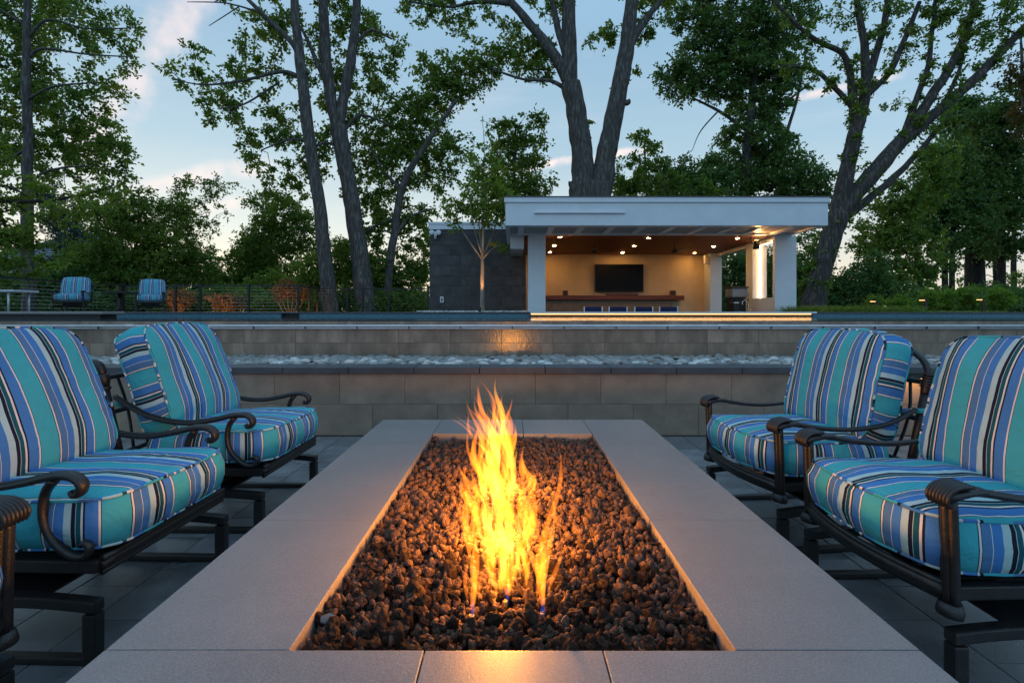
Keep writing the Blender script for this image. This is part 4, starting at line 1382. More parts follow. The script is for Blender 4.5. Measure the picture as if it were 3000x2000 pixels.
# ================================================================== FENCE
def cable_fence(name, label, pts_, post_at, zb, h=1.06, ncab=9):
    """pts_: two corners (x,y); post_at: fractions along the run"""
    a, b = Vector((*pts_[0], zb)), Vector((*pts_[1], zb))
    t = thing(name, label, 'fence', (a + b) / 2)
    for u in post_at:
        p = a.lerp(b, u)
        MB().box(p.x - .035, p.x + .035, p.y - .035, p.y + .035, zb, zb + h + .03).build('post', M_black, t, bevel=.004)
    d = (b - a).normalized()
    n = Vector((-d.y, d.x, 0)) * .022
    A_, B_ = a + Vector((0, 0, h)), b + Vector((0, 0, h))
    MB().prism([(A_.x + n.x, A_.y + n.y), (B_.x + n.x, B_.y + n.y), (B_.x - n.x, B_.y - n.y), (A_.x - n.x, A_.y - n.y)], 'z', zb + h - .045, zb + h - .002).build('top_rail', M_black, t)
    for k in range(ncab):
        z = zb + .08 + k * (h - .16) / (ncab - 1)
        MB().tube([(a.x, a.y, z), (b.x, b.y, z)], .0045, 5).build('cable', M_steel, t)
    return t


ZG = 1.092
cable_fence('cable_fence', 'black post cable fence run coming forward at the table side of the upper terrace', ((-14.1, 9.5), (-14.1, 18.83)), (0.25, .5, .75, .995), ZG)
cable_fence('cable_fence', 'black post cable fence run behind the two far lounge chairs and lit shrubs', ((-14.1, 18.9), (-7.72, 18.9)), (0.005, .30, .44, .715, .995), ZG)
cable_fence('cable_fence', 'short black cable fence run turning back beside the leaning trunk', ((-7.72, 18.98), (-7.95, 21.3)), (.5, .99), ZG)
cable_fence('cable_fence', 'black cable fence run between the tall trunks and the charcoal block', ((-7.95, 21.4), (-3.40, 21.4)), (.26, .40, .63, .99), ZG)

# ================================================================== VEGETATION
def unit(a):
    return a / np.maximum(np.linalg.norm(a, axis=-1, keepdims=True), 1e-9)


def leaf_quads(C, Rr, outward, per=70, leaf=.15, droop=.3, flat=.65, wid=.30, tw=7):
    """C clump centres (n,3), Rr radii (n): leafy twigs spread from every clump; returns quad vertices (k*4,3)"""
    n = len(C)
    lp = max(1, per // tw)
    d = rng.normal(size=(n, tw, 3)); d[..., 2] *= flat
    d = unit(d) + outward[:, None, :] * .55
    d = unit(d)
    L = Rr[:, None] * rng.uniform(.55, 1.25, size=(n, tw))
    tt = rng.uniform(.15, 1.0, size=(n, tw, lp))
    pos = C[:, None, None, :] + d[:, :, None, :] * (L[..., None] * tt)[..., None]
    pos[..., 2] -= droop * (L[..., None] * tt ** 2) * .6
    pos += rng.normal(size=pos.shape) * (leaf * .28)
    ld = unit(d[:, :, None, :] * .55 + rng.normal(size=pos.shape) * .65 + np.array([0, 0, -droop]))
    sd = unit(np.cross(ld, rng.normal(size=pos.shape)))
    ll = leaf * rng.uniform(.65, 1.3, size=pos.shape[:-1])[..., None]
    p0 = pos; p2 = pos + ld * ll
    mid = pos + ld * ll * .45 + np.cross(ld, sd) * ll * .06
    p1 = mid + sd * ll * wid; p3 = mid - sd * ll * wid
    q = np.stack([p0, p1, p2, p3], axis=-2).reshape(-1, 3)
    return q


def crown_object(name, quads, mat, parent):
    L = np.array(world_loc(parent))
    V = quads - L
    me = fast_mesh(name, V, np.arange(len(V)), 4, mat)
    o = bpy.data.objects.new(name, me); COL.objects.link(o); o.parent = parent
    return o


NLEAF = 0
LEAFY = 4.2


def tree(name, label, cat, Y, limbs, blobs, bark=None, leafm=None, leaf=.15, dens=1.0, group=None, clump=.55, per=70, ivy=0.0, droop=.3,
         base=None, zbase=ZG, sides=10, wid=.30, links=True, linkr=.028, back=0.0):
    global NLEAF
    bark = bark or M_bark; leafm = leafm or M_leaf
    b0 = base if base else (limbs[0][0][0] if limbs else blobs[0][0])
    root = Vector(((b0 - CX) / FPX * Y, Y, zbase))
    t = thing(name, label, cat, root, 0, group)
    nodes = []
    tr_ = MB()
    for li, lb in enumerate(limbs):
        pts_, rad = [], []
        for k, q in enumerate(lb):
            dy = q[3] if len(q) > 3 else 0.0
            p = P(q[0], q[1], Y + dy)
            pts_.append(p); rad.append(q[2] / 2 / FPX * (Y + dy))
        if li == 0 and pts_[0].z > zbase - .1 and lb[0][1] > 640:
            pts_[0].z = zbase - .12; rad[0] *= 1.18
        pp, rr = catmull(pts_, rad, 7)
        pp = [p + Vector((mnoise.noise(p * 1.3), mnoise.noise(p * 1.3 + Vector((9, 3, 1))), 0)) * min(.05, rr[i] * .35) if 0 < i < len(pp) - 1 else p for i, p in enumerate(pp)]
        rr = [r_ * (1 + .10 * mnoise.noise(p * 2.2)) for r_, p in zip(rr, pp)]
        tr_.tube(pp, rr, sides)
        nodes += [tuple(p) for p in pp]
    if not nodes:
        nodes = [tuple(root)]
    Cs, Rs, Os = [], [], []
    for bl in blobs:
        px_, py_, rx, ry = bl[:4]
        dn = bl[4] if len(bl) > 4 else 1.0
        dy = bl[5] if len(bl) > 5 else back
        Yb = Y + dy
        c = np.array(P(px_, py_, Yb)); m = Yb / FPX
        ex = np.array([rx * m, max(rx, ry) * m * .75, ry * m])
        cl_px = clump / m  # clump size in the picture
        n = max(2, int(dn * dens * LEAFY * math.pi * rx * ry / (cl_px ** 2 * 3.0)))
        u = unit(rng.normal(size=(n, 3))) * (rng.uniform(0, 1, size=(n, 1)) ** (1 / 2.4))
        cc_ = c + u * ex
        cc_[:, 2] = np.maximum(cc_[:, 2], zbase + .12)
        Cs.append(cc_); Rs.append(clump * rng.uniform(.65, 1.25, n)); Os.append(unit(u + 1e-6))
    if ivy > 0:
        nd = np.array(nodes)
        k = int(len(nd) * ivy)
        pick = rng.integers(0, len(nd), k)
        cc_ = nd[pick] + rng.normal(size=(k, 3)) * .14
        Cs.append(cc_); Rs.append(rng.uniform(.16, .34, k)); Os.append(unit(rng.normal(size=(k, 3))))
    quads = None
    if Cs:
        C = np.concatenate(Cs); Rr = np.concatenate(Rs); O = np.concatenate(Os)
        quads = leaf_quads(C, Rr, O, per, leaf, droop, wid=wid)
        NLEAF += len(quads) // 4
        if links:
            ND = np.array(nodes)
            # branches grow outward from the limbs to the clumps
            dist = np.min(np.linalg.norm(C[:, None, :] - ND[None, ::2, :], axis=2), axis=1)
            order = np.argsort(dist)
            ncl = sum(len(c_) for c_ in (Cs[:-1] if ivy > 0 else Cs))
            for i in order:
                if i >= ncl: continue
                dv = np.linalg.norm(ND - C[i], axis=1)
                j = int(np.argmin(dv))
                a = Vector(ND[j]); b = Vector(C[i])
                L = (b - a).length
                if L < .05: continue
                md = a.lerp(b, .5) + Vector(rng.normal(size=3) * L * .10) + Vector((0, 0, L * .08))
                r0 = min(linkr, .010 + L * .010) * (Y / 22) 
                tr_.tube([a, md, b], [r0, r0 * .75, r0 * .45], 4, cap=False)
                ND = np.vstack([ND, np.array(md), C[i]])
    if tr_.v:
        tr_.build('trunk' if limbs else 'stems', bark, t, smooth=True)
    if quads is not None:
        crown_object('crown' if cat == 'tree' else 'foliage', quads, leafm, t)
    return t


GT = 'tall trees behind the pool'
tree('young_tree', 'slim young tree with uplit trunk in front of the charcoal block', 'tree', 13.35,
     [[(1108, 716, 11), (1108, 660, 9.5), (1108, 605, 8.5), (1108, 586, 7.5), (1110, 500, 4.5), (1112, 420, 3), (1112, 330, 1.8), (1107, 265, .8)],
      [(1108, 596, 4.5), (1082, 560, 3.2), (1062, 530, 2.4, .2), (1036, 488, 1.4, .3)], [(1108, 588, 4), (1096, 550, 3, -.2), (1084, 500, 2.2, -.4), (1076, 430, 1.2, -.5)],
      [(1109, 588, 4), (1126, 550, 3, .2), (1142, 505, 2.0, .4), (1152, 440, 1.2, .5)], [(1109, 594, 3), (1130, 572, 2, -.3), (1150, 564, 1, -.4)], [(1108, 590, 3), (1102, 540, 2.4, .4), (1098, 470, 1.6, .6), (1094, 400, 1, .6)]],
     [(1060, 468, 44, 48, 1.1), (1112, 452, 56, 56, 1.1), (1152, 478, 46, 52, 1.1), (1092, 392, 44, 40, .9), (1130, 400, 40, 40, .9), (1110, 335, 24, 36, .35), (1048, 512, 22, 14, .6), (1142, 566, 16, 8, .5)],
     bark=M_barkl, leafm=M_leafy, leaf=.095, clump=.26, per=50, dens=1.0, zbase=1.16, linkr=.010)
tree('maple_tree', 'tall straight maple with full green crown behind the fence corner', 'tree', 21.0,
     [[(66, 716, 25), (63, 500, 23), (62, 300, 20), (61, 100, 16), (64, -140, 9)], [(62, 340, 8), (20, 365, 6, .5), (-60, 400, 4, 1)], [(68, 130, 8), (100, 112, 6), (200, 125, 4), (320, 132, 2)],
      [(66, 85, 8), (110, 46, 6), (200, 66, 4), (320, 64, 2)], [(62, 230, 7), (120, 200, 5, -.6), (220, 190, 3, -.8)], [(62, 420, 6), (120, 390, 5), (210, 380, 3)], [(62, 60, 6), (-20, 10, 4), (-90, -30, 3)]],
     [(80, 20, 110, 50, 1.3), (230, 42, 90, 34, 1.0), (300, 80, 55, 24, 1.0), (150, 95, 90, 36, 1.0), (260, 140, 60, 30, .8), (20, 110, 80, 60, 1.2), (100, 175, 110, 44, 1.2), (230, 195, 70, 30, .9), (40, 240, 80, 50, 1.2), (160, 255, 100, 42, 1.3),
      (240, 300, 60, 40, 1.1), (120, 330, 110, 46, 1.3), (230, 365, 80, 40, 1.1), (300, 350, 36, 36, .6), (150, 410, 90, 34, .9), (280, 410, 44, 36, .8), (0, 320, 60, 60, 1.0), (60, -70, 150, 50, .8)],
     leaf=.16, dens=1.2, group=GT, back=1.7)
tree('ash_tree', 'bright green low branched tree whose crooked limb crosses the straight maple', 'tree', 17.5,
     [[(-75, 716, 30), (-70, 560, 26), (-60, 470, 18), (60, 463, 9), (130, 458, 7), (220, 440, 5), (262, 424, 3)], [(-65, 480, 12), (0, 495, 6), (15, 560, 5), (5, 640, 3)], [(20, 465, 6), (110, 510, 4), (170, 560, 2)], [(-60, 420, 10), (20, 430, 6), (60, 450, 3)]],
     [(30, 430, 60, 34, .9), (0, 510, 60, 44, .9), (120, 490, 60, 24, .6), (200, 470, 60, 24, .6), (50, 560, 60, 40, .8), (10, 620, 60, 40, .8), (-70, 380, 80, 80, .8), (250, 440, 40, 24, .6), (110, 590, 40, 30, .6)],
     leafm=M_leafy, leaf=.13, clump=.40, dens=1.6, bark=M_barkd)
tree('leaning_tree', 'tall leaning grey trunk tree rising through the fence left of the forked tree', 'tree', 22.0,
     [[(762, 716, 34), (748, 600, 31), (735, 480, 28), (712, 330, 26), (697, 200, 24), (683, 80, 20), (672, -60, 15), (665, -200, 9)], [(700, 186, 11), (650, 165, 9), (560, 185, 6), (470, 195, 4), (395, 182, 2)],
      [(705, 172, 14), (670, 100, 12), (600, 30, 10), (540, -30, 7)], [(640, 190, 5), (560, 240, 4), (500, 250, 2)], [(715, 330, 7), (670, 320, 5), (600, 345, 3)], [(600, 30, 5), (520, 8, 3), (430, 5, 1.5)], [(550, 15, 3), (480, 60, 1.5)]],
     [(425, 175, 44, 30, .8), (450, 130, 34, 26, .7), (520, 190, 54, 26, .9), (500, 245, 50, 36, .9), (540, 270, 34, 30, .7), (620, 165, 44, 34, .9), (600, 80, 60, 40, .9), (650, 40, 60, 36, 1.0), (560, 140, 40, 30, .7),
      (640, 250, 50, 40, .9), (590, 330, 44, 40, .9), (650, 320, 46, 44, .8), (600, 385, 34, 22, .7), (540, 20, 40, 14, .4), (640, -60, 120, 40, .8)],
     leaf=.165, clump=.45, dens=.92, group=GT, back=1.2)
tree('forked_tree', 'tall dark trunk forking into two stems, between the leaning tree and the bent tree', 'tree', 23.0,
     [[(845, 716, 42), (822, 560, 38), (800, 420, 35), (776, 290, 38)], [(778, 310, 27), (752, 180, 25), (745, 60, 23), (742, -60, 18), (740, -180, 10)], [(774, 310, 25), (795, 200, 23), (812, 100, 21), (820, 0, 18), (826, -120, 12)],
      [(768, 240, 12), (735, 160, 11), (712, 105, 9), (690, 60, 6)], [(790, 300, 9), (830, 265, 7), (900, 290, 4)], [(812, 110, 9), (850, 70, 6), (900, 90, 4)], [(790, 340, 8), (740, 330, 6), (690, 370, 4)]],
     [(840, 50, 50, 46, 1), (880, 110, 44, 40, .9), (865, 170, 50, 40, .9), (900, 210, 40, 40, .6), (770, 40, 50, 50, 1), (735, 110, 44, 44, .9), (790, 150, 50, 50, .8), (720, 200, 34, 40, .7), (800, 240, 56, 44, .9), (860, 265, 60, 36, .9), (750, 330, 60, 46, .9),
      (690, 390, 54, 40, .9), (650, 440, 50, 40, .9), (830, 350, 50, 50, .7), (790, -70, 120, 40, .8)],
     leaf=.165, clump=.46, dens=.95, group=GT, back=1.3)
tree('bent_tree', 'slender tree with bent trunk and dark green crown beside the charcoal block', 'tree', 24.0,
     [[(896, 716, 21), (893, 640, 20), (905, 540, 18), (925, 430, 17), (960, 360, 14), (1000, 300, 10), (1050, 230, 7)], [(905, 545, 9), (940, 500, 6), (990, 480, 4)], [(925, 440, 8), (880, 390, 6), (850, 340, 4)], [(912, 500, 7), (860, 520, 5), (820, 550, 3)]],
     [(890, 330, 70, 56, 1.1), (960, 310, 76, 50, 1.1), (870, 420, 76, 50, 1.1), (985, 395, 62, 46, 1.1), (1020, 340, 56, 40, .9), (900, 500, 76, 46, 1.0), (840, 560, 56, 44, 1.0), (965, 520, 54, 54, .9), (990, 600, 30, 44, .7), (900, 600, 60, 40, .8),
      (1010, 230, 66, 50, 1.0), (1060, 180, 70, 46, 1.1), (1000, 160, 46, 40, .9), (1090, 120, 60, 44, 1.0), (960, 240, 40, 40, .9)],
     leaf=.17, clump=.52, dens=1.3, group=GT, back=0.9)
tree('background_tree', 'dark leafy tree behind the young tree and the charcoal block', 'tree', 27.0,
     [[(1178, 716, 14), (1178, 560, 12), (1180, 420, 9), (1184, 290, 4)], [(1180, 430, 5), (1150, 370, 4), (1120, 310, 2)]],
     [(1180, 320, 50, 44, 1), (1210, 290, 40, 30, .9), (1225, 350, 40, 40, 1), (1140, 320, 40, 40, .8), (1190, 400, 66, 44, 1.1), (1230, 430, 40, 30, 1.1), (1130, 420, 50, 50, 1.0), (1190, 480, 70, 50, 1.1)],
     leaf=.17, clump=.6, dens=1.6, group=GT)
tree('twin_oak', 'massive twin stemmed oak rising directly behind the pavilion roof', 'tree', 24.5,
     [[(1356, 716, 112), (1356, 560, 98), (1354, 450, 96), (1353, 425, 88)], [(1342, 450, 60), (1338, 360, 50), (1324, 260, 45), (1310, 190, 46)], [(1310, 195, 30), (1268, 120, 25), (1228, 70, 21), (1180, 12, 18), (1140, -50, 13)], [(1172, 8, 12), (1100, 5, 9), (1030, 16, 6), (940, 4, 4)],
      [(1310, 200, 36), (1307, 80, 33), (1303, -60, 27), (1300, -160, 18)], [(1304, 150, 16), (1278, 50, 15), (1262, -50, 11)], [(1306, 180, 14), (1260, 110, 12), (1225, 75, 8)], [(1300, 205, 11), (1262, 185, 9), (1200, 182, 6), (1120, 155, 4)], [(1338, 420, 26), (1318, 426, 20), (1312, 418, 12)],
      [(1374, 450, 60), (1390, 370, 47), (1410, 270, 41), (1430, 170, 37), (1443, 80, 33), (1456, -50, 27), (1462, -160, 16)], [(1436, 130, 20), (1465, 72, 17), (1500, 25, 14), (1540, -30, 10)], [(1425, 235, 20), (1442, 236, 12), (1444, 228, 6)]],
     [(1060, 24, 80, 26, 1), (970, 16, 50, 22, .9), (1000, 50, 30, 14, .6), (1200, 80, 50, 34, .9), (1170, 140, 56, 36, 1), (1235, 165, 40, 26, .9), (1250, 110, 36, 30, .7), (1350, 90, 18, 24, .5), (1392, 105, 18, 34, .8), (1480, 60, 44, 34, .9), (1445, 175, 22, 16, .6),
      (1290, 30, 40, 24, .6), (1398, 60, 14, 20, .6), (1340, 295, 9, 16, .7), (1200, -60, 200, 40, .7), (1500, -40, 90, 40, .8)],
     leaf=.17, clump=.45, dens=1.15, group=GT, back=0.8, sides=14)
tree('dense_oak', 'dense dark green oak filling the sky above the pavilion lights end', 'tree', 29.0,
     [[(1715, 716, 30), (1705, 560, 26), (1712, 400, 22), (1726, 250, 18), (1735, 120, 12)], [(1715, 300, 9), (1650, 255, 7), (1590, 225, 4)], [(1650, 255, 4), (1610, 300, 2.5), (1590, 345, 1)], [(1720, 330, 8), (1790, 250, 6), (1850, 200, 4)], [(1712, 400, 7), (1660, 380, 3), (1630, 340, 1.5)], [(1770, 440, 10), (1800, 330, 8), (1830, 230, 6), (1850, 130, 4)]],
     [(1600, 130, 70, 44, 1.2), (1560, 185, 54, 40, 1.2), (1680, 70, 90, 60, 1.2), (1790, 50, 90, 56, 1.1), (1640, 190, 60, 40, 1), (1700, 150, 80, 50, 1.2), (1780, 140, 70, 50, 1.1), (1740, 230, 76, 50, 1.2), (1800, 200, 50, 40, .8), (1740, 320, 84, 50, 1.3), (1700, 390, 90, 50, 1.3), (1800, 400, 90, 56, 1.4), (1860, 440, 60, 50, 1.2), (1630, 430, 90, 40, 1.2), (1560, 430, 60, 34, 1),
      (1560, 400, 60, 46, 1.1), (1500, 440, 50, 30, 1.1), (1590, 20, 60, 40, .9), (1700, -40, 200, 50, 1)],
     leaf=.18, clump=.62, dens=2.2, leafm=M_leafd, group=GT)
tree('sapling_tree', 'light feathery two stemmed tree just right of the massive oak above the roof', 'tree', 26.0,
     [[(1490, 716, 9), (1488, 560, 8), (1485, 430, 6), (1480, 330, 3)], [(1530, 716, 8), (1528, 540, 7), (1526, 400, 3)]],
     [(1470, 340, 40, 34, .8), (1510, 330, 30, 20, .5), (1450, 400, 44, 40, 1), (1500, 400, 44, 40, .9), (1440, 460, 50, 40, 1), (1540, 430, 40, 34, 1), (1600, 440, 60, 30, 1.2), (1420, 440, 30, 30, 1)], leaf=.17, clump=.5, dens=1.3, group=GT)
tree('spreading_tree', 'big leaning tree with many spreading ivy covered stems beside the pavilion', 'tree', 19.5,
     [[(1862, 716, 50), (1880, 640, 45), (1902, 570, 43), (1924, 490, 44)], [(1921, 500, 37), (1945, 400, 33), (1962, 320, 31), (1976, 260, 28)], [(1966, 310, 21), (1957, 220, 18), (1952, 165, 15), (1932, 122, 12), (1870, 90, 10), (1800, 28, 8), (1760, -30, 6)], [(1955, 245, 12), (1920, 205, 11), (1870, 162, 9), (1790, 150, 6)],
      [(1978, 265, 25), (1990, 190, 21), (1985, 100, 17), (1968, 0, 12), (1962, -80, 8)], [(1990, 195, 17), (2020, 100, 15), (2040, 0, 12), (2048, -80, 8)], [(1995, 215, 15), (2040, 170, 13), (2075, 100, 12), (2112, 5, 9)], [(1926, 495, 40), (1985, 420, 37), (2030, 370, 35), (2082, 308, 30)],
      [(2080, 312, 25), (2140, 220, 21), (2185, 150, 18), (2230, 40, 14), (2252, -60, 10)], [(2060, 335, 27), (2150, 260, 23), (2230, 190, 21), (2300, 120, 18), (2370, 45, 14), (2430, -20, 10)], [(2070, 322, 15), (2105, 230, 13), (2132, 150, 11), (2142, 70, 9), (2150, -30, 6)], [(2165, 245, 10), (2200, 170, 8), (2215, 110, 5)], [(1985, 420, 6), (2010, 402, 4), (2000, 400, 2)], [(1918, 520, 22, .1), (1965, 480, 19, .5), (2040, 420, 16, 1), (2110, 350, 12, 1.5), (2180, 265, 8, 2)]],
     [(2180, 20, 60, 30, 1), (2260, 50, 54, 34, 1), (2120, 60, 30, 30, .5), (2230, 90, 40, 24, .7), (2060, 230, 20, 24, .5), (2010, 20, 40, 24, .5), (2310, 30, 40, 40, .9), (1890, 560, 24, 40, .9, .3), (1858, 640, 28, 60, 1.1, .4), (1930, 30, 40, 30, .6), (2120, -60, 250, 40, .6)],
     leaf=.12, clump=.34, per=56, dens=1.0, ivy=.75, group=GT, sides=12, bark=M_barkm)
tree('woodland_tree', 'dark woodland tree standing farthest toward the turning foliage', 'tree', 31.0,
     [[(2300, 716, 16), (2300, 500, 14), (2290, 300, 9)], [(2300, 520, 6), (2340, 430, 4)], [(2300, 480, 6), (2250, 400, 4)]],
     [(2330, 380, 50, 60, 1.2), (2280, 300, 60, 54, 1.1), (2330, 470, 50, 50, 1.2), (2250, 420, 60, 60, 1.2), (2300, 550, 60, 40, 1.1), (2330, 240, 40, 50, 1.0)], leafm=M_leafd, leaf=.19, clump=.65, dens=2.8, bark=M_barkd, group=GT)
tree('woodland_tree', 'tree with reddish turning leaves at the woodland edge', 'tree', 28.0,
     [[(2372, 716, 16), (2365, 400, 12), (2350, 200, 8), (2345, 90, 4)]], [(2345, 170, 34, 50, .9), (2330, 120, 24, 30, .6), (2340, 250, 30, 30, .8), (2390, 200, 50, 90, .8), (2335, 310, 24, 20, .6)], leafm=M_leafr, leaf=.16, clump=.5, dens=1.0, bark=M_bark, group=GT)
tree('woodland_tree', 'dark woodland tree with paired trunks behind the clipped hedge', 'tree', 30.0,
     [[(2172, 716, 12), (2170, 560, 11), (2172, 380, 7)], [(2186, 716, 12), (2188, 560, 11), (2196, 420, 7)], [(2172, 500, 5), (2120, 430, 4)]],
     [(2180, 440, 66, 50, 1.3), (2130, 480, 60, 44, 1.3), (2220, 500, 60, 44, 1.3), (2160, 540, 70, 30, 1.0), (2190, 360, 50, 50, 1.0), (2150, 600, 40, 24, .5)], leafm=M_leafd, leaf=.19, clump=.65, dens=2.8, bark=M_barkd, group=GT)
tree('woodland_tree', 'stout dark trunk woodland tree behind the clipped hedge', 'tree', 33.0,
     [[(2238, 716, 34), (2236, 560, 30), (2240, 380, 20), (2236, 240, 10)]], [(2230, 280, 66, 54, 1.2), (2210, 380, 66, 50, 1.2), (2270, 480, 50, 44, 1.1), (2250, 560, 54, 34, .9), (2190, 260, 40, 40, .8)], leafm=M_leafd, leaf=.20, clump=.7, dens=2.6, bark=M_barkd, group=GT)
tree('woodland_tree', 'bright green understory tree just behind the ivy covered leaning tree', 'tree', 25.0,
     [[(2120, 716, 8), (2110, 620, 7), (2095, 520, 4)], [(2110, 640, 5), (2070, 560, 3)]], [(2100, 440, 60, 46, 1), (2055, 490, 50, 46, 1), (2005, 540, 40, 46, .8), (2150, 380, 50, 50, 1), (2080, 520, 44, 30, .9), (2040, 560, 44, 40, .9), (2110, 560, 50, 30, 1), (2060, 620, 60, 34, 1), (2130, 620, 44, 34, .9), (2010, 640, 44, 40, 1.1), (1990, 570, 30, 40, .6)], leafm=M_leaf, leaf=.15, clump=.5, dens=2.0, bark=M_barkd, group=GT)
tree('woodland_tree', 'thin dark trunk against the bright evening horizon, next to the stout trunk', 'tree', 36.0,
     [[(2262, 716, 10), (2256, 560, 9), (2262, 380, 5)]], [(2200, 640, 50, 20, .35), (2240, 600, 60, 20, .5), (2262, 480, 40, 40, .6)], leafm=M_leaf, leaf=.2, clump=.7, dens=1.0, bark=M_barkd, group=GT)
tree('woodland_tree', 'curved thin trunk bending out behind the widest boxwood', 'tree', 35.0,
     [[(2275, 716, 14), (2288, 640, 12), (2280, 500, 8)]], [(2280, 640, 40, 24, .35), (2290, 520, 40, 40, .7)], leafm=M_leaf, leaf=.2, clump=.7, dens=1.0, bark=M_barkd, group=GT)
tree('woodland_tree', 'straight thin trunk against the horizon below the turning foliage', 'tree', 37.0,
     [[(2330, 716, 12), (2328, 600, 10), (2330, 450, 6)]], [(2330, 590, 50, 26, .6), (2350, 650, 40, 24, .5)], leafm=M_leaf, leaf=.2, clump=.7, dens=1.0, bark=M_barkd, group=GT)

GS = 'shrubs and bushes behind the terrace'
def bush(label, Y, blobs, leafm, leaf=.12, clump=.4, dens=1.3, per=60, name='bush', bark=None):
    bs = blobs[0][0]
    lim = [[(bs - 8, 716, 5), (bs - 14, 690, 4), (blobs[0][0] - 10, blobs[0][1], 2)], [(bs + 6, 716, 5), (bs + 12, 690, 4), (blobs[0][0] + 14, blobs[0][1], 2)]]
    return tree(name, label, 'bush', Y, lim, blobs, bark=bark or M_barkd, leafm=leafm, leaf=leaf * .85, clump=clump, dens=dens * 2.5, per=per, group=GS, linkr=.012)


bush('large mixed green bush behind the far lounge chairs', 24, [(270, 560, 100, 70, 1), (220, 620, 80, 60, 1.1), (330, 500, 80, 60, 1), (360, 590, 80, 70, 1.1), (260, 480, 70, 40, .8), (180, 660, 90, 44, 1.1), (300, 660, 100, 44, 1.2)], M_leaf, .15, .5)
bush('loose bush with thin open sprays against the pale sky', 25, [(430, 590, 60, 60, 1), (400, 480, 50, 40, .8), (440, 510, 50, 40, .6), (470, 440, 44, 24, .45), (510, 410, 26, 16, .35), (420, 430, 30, 26, .5), (460, 620, 50, 44, .9), (420, 660, 80, 40, 1.2), (490, 480, 30, 30, .3)], M_leaf, .14, .42, dens=1.0)
bush('deep green bush under the maple beside the fence corner', 23, [(60, 640, 70, 50, 1.2), (130, 650, 60, 40, 1.2), (0, 660, 60, 40, 1.2)], M_leafd, .15, .5)
bush('tall blue green spruce bush beyond the fence', 36, [(140, 500, 46, 50, 1.1), (170, 560, 54, 40, 1.1), (110, 440, 34, 30, .9), (190, 610, 60, 40, 1.2)], M_leafb, .17, .6)
bush('round brown green bush left of the leaning trunk', 29, [(610, 560, 60, 54, 1.2), (560, 610, 54, 50, 1.2), (640, 490, 54, 50, 1.1), (690, 540, 54, 60, 1.2), (600, 470, 30, 26, .7), (520, 650, 60, 40, 1.2), (640, 640, 70, 44, 1.2)], M_leaf, .16, .55, dens=1.35)
bush('dark blue green evergreen bush between brown bushes', 32, [(590, 600, 44, 34, 1.2), (600, 560, 40, 30, 1.1)], M_leafb, .17, .5)
bush('fresh light green bush behind the fence by the leaning trunk', 24, [(740, 620, 70, 40, 1.3), (780, 590, 50, 40, 1.2), (700, 660, 60, 34, 1.2), (830, 640, 60, 50, 1.2)], M_leafy, .13, .4)
bush('pale green feathery bush behind the lit shrubs', 25, [(625, 650, 50, 30, 1.2), (560, 670, 40, 24, 1.0)], M_leafy, .12, .36)
bush('shadowed green bush between the bent trunk and the charcoal block', 25, [(930, 640, 54, 44, 1.1), (880, 670, 60, 34, 1.2), (965, 600, 26, 50, .7), (860, 620, 40, 40, .8)], M_leaf, .14, .45)
bush('dark hedge bush seen through the open pavilion corner', 24, [(1690, 640, 50, 44, 1.4), (1720, 690, 60, 34, 1.4), (1660, 690, 50, 30, 1.4), (1750, 620, 40, 50, 1.2), (1690, 600, 40, 24, 1.0)], M_leafd, .15, .5, dens=1.6)
bush('dark bush behind the white right column', 23, [(1850, 600, 30, 60, 1.3), (1840, 670, 44, 44, 1.4), (1900, 660, 40, 40, 1.2), (1800, 640, 40, 60, 1.2)], M_leafd, .15, .5, dens=1.5)
bush('dark spreading bush right of the leaning ivy trunk', 22, [(1985, 650, 56, 40, 1.3), (1940, 680, 50, 30, 1.3), (2050, 670, 60, 30, 1.3), (2000, 610, 40, 30, .9)], M_leafd, .14, .45, dens=1.4)
bush('low dark bush below the paired woodland trunks', 27, [(2220, 690, 60, 22, 1.2), (2280, 680, 50, 26, 1.2), (2330, 690, 50, 26, 1.3), (2140, 690, 50, 22, 1.2)], M_leafd, .15, .45, dens=1.3)
bush('low dark undergrowth along the fence behind the table', 22.5, [(60, 696, 90, 20, 1.3), (-20, 690, 60, 26, 1.2), (150, 698, 60, 18, 1.3)], M_leafd, .14, .4)
bush('low dark undergrowth behind the far lounge chairs', 22.8, [(280, 694, 90, 22, 1.3), (210, 696, 60, 20, 1.3), (370, 694, 70, 24, 1.3)], M_leafd, .14, .4)
bush('low green undergrowth behind the lit hydrangeas', 23.0, [(520, 690, 90, 26, 1.4), (440, 694, 60, 22, 1.3), (620, 692, 80, 24, 1.4), (700, 690, 50, 26, 1.3)], M_leaf, .14, .4)
bush('low green undergrowth behind the fence beside the charcoal block', 24.0, [(860, 694, 90, 22, 1.4), (780, 696, 60, 20, 1.4), (950, 690, 50, 26, 1.4)], M_leaf, .14, .4)
bush('low dark undergrowth right of the clipped hedge', 24.0, [(2300, 690, 80, 24, 1.3), (2200, 696, 70, 18, 1.2), (2100, 694, 70, 20, 1.3)], M_leafd, .14, .4)
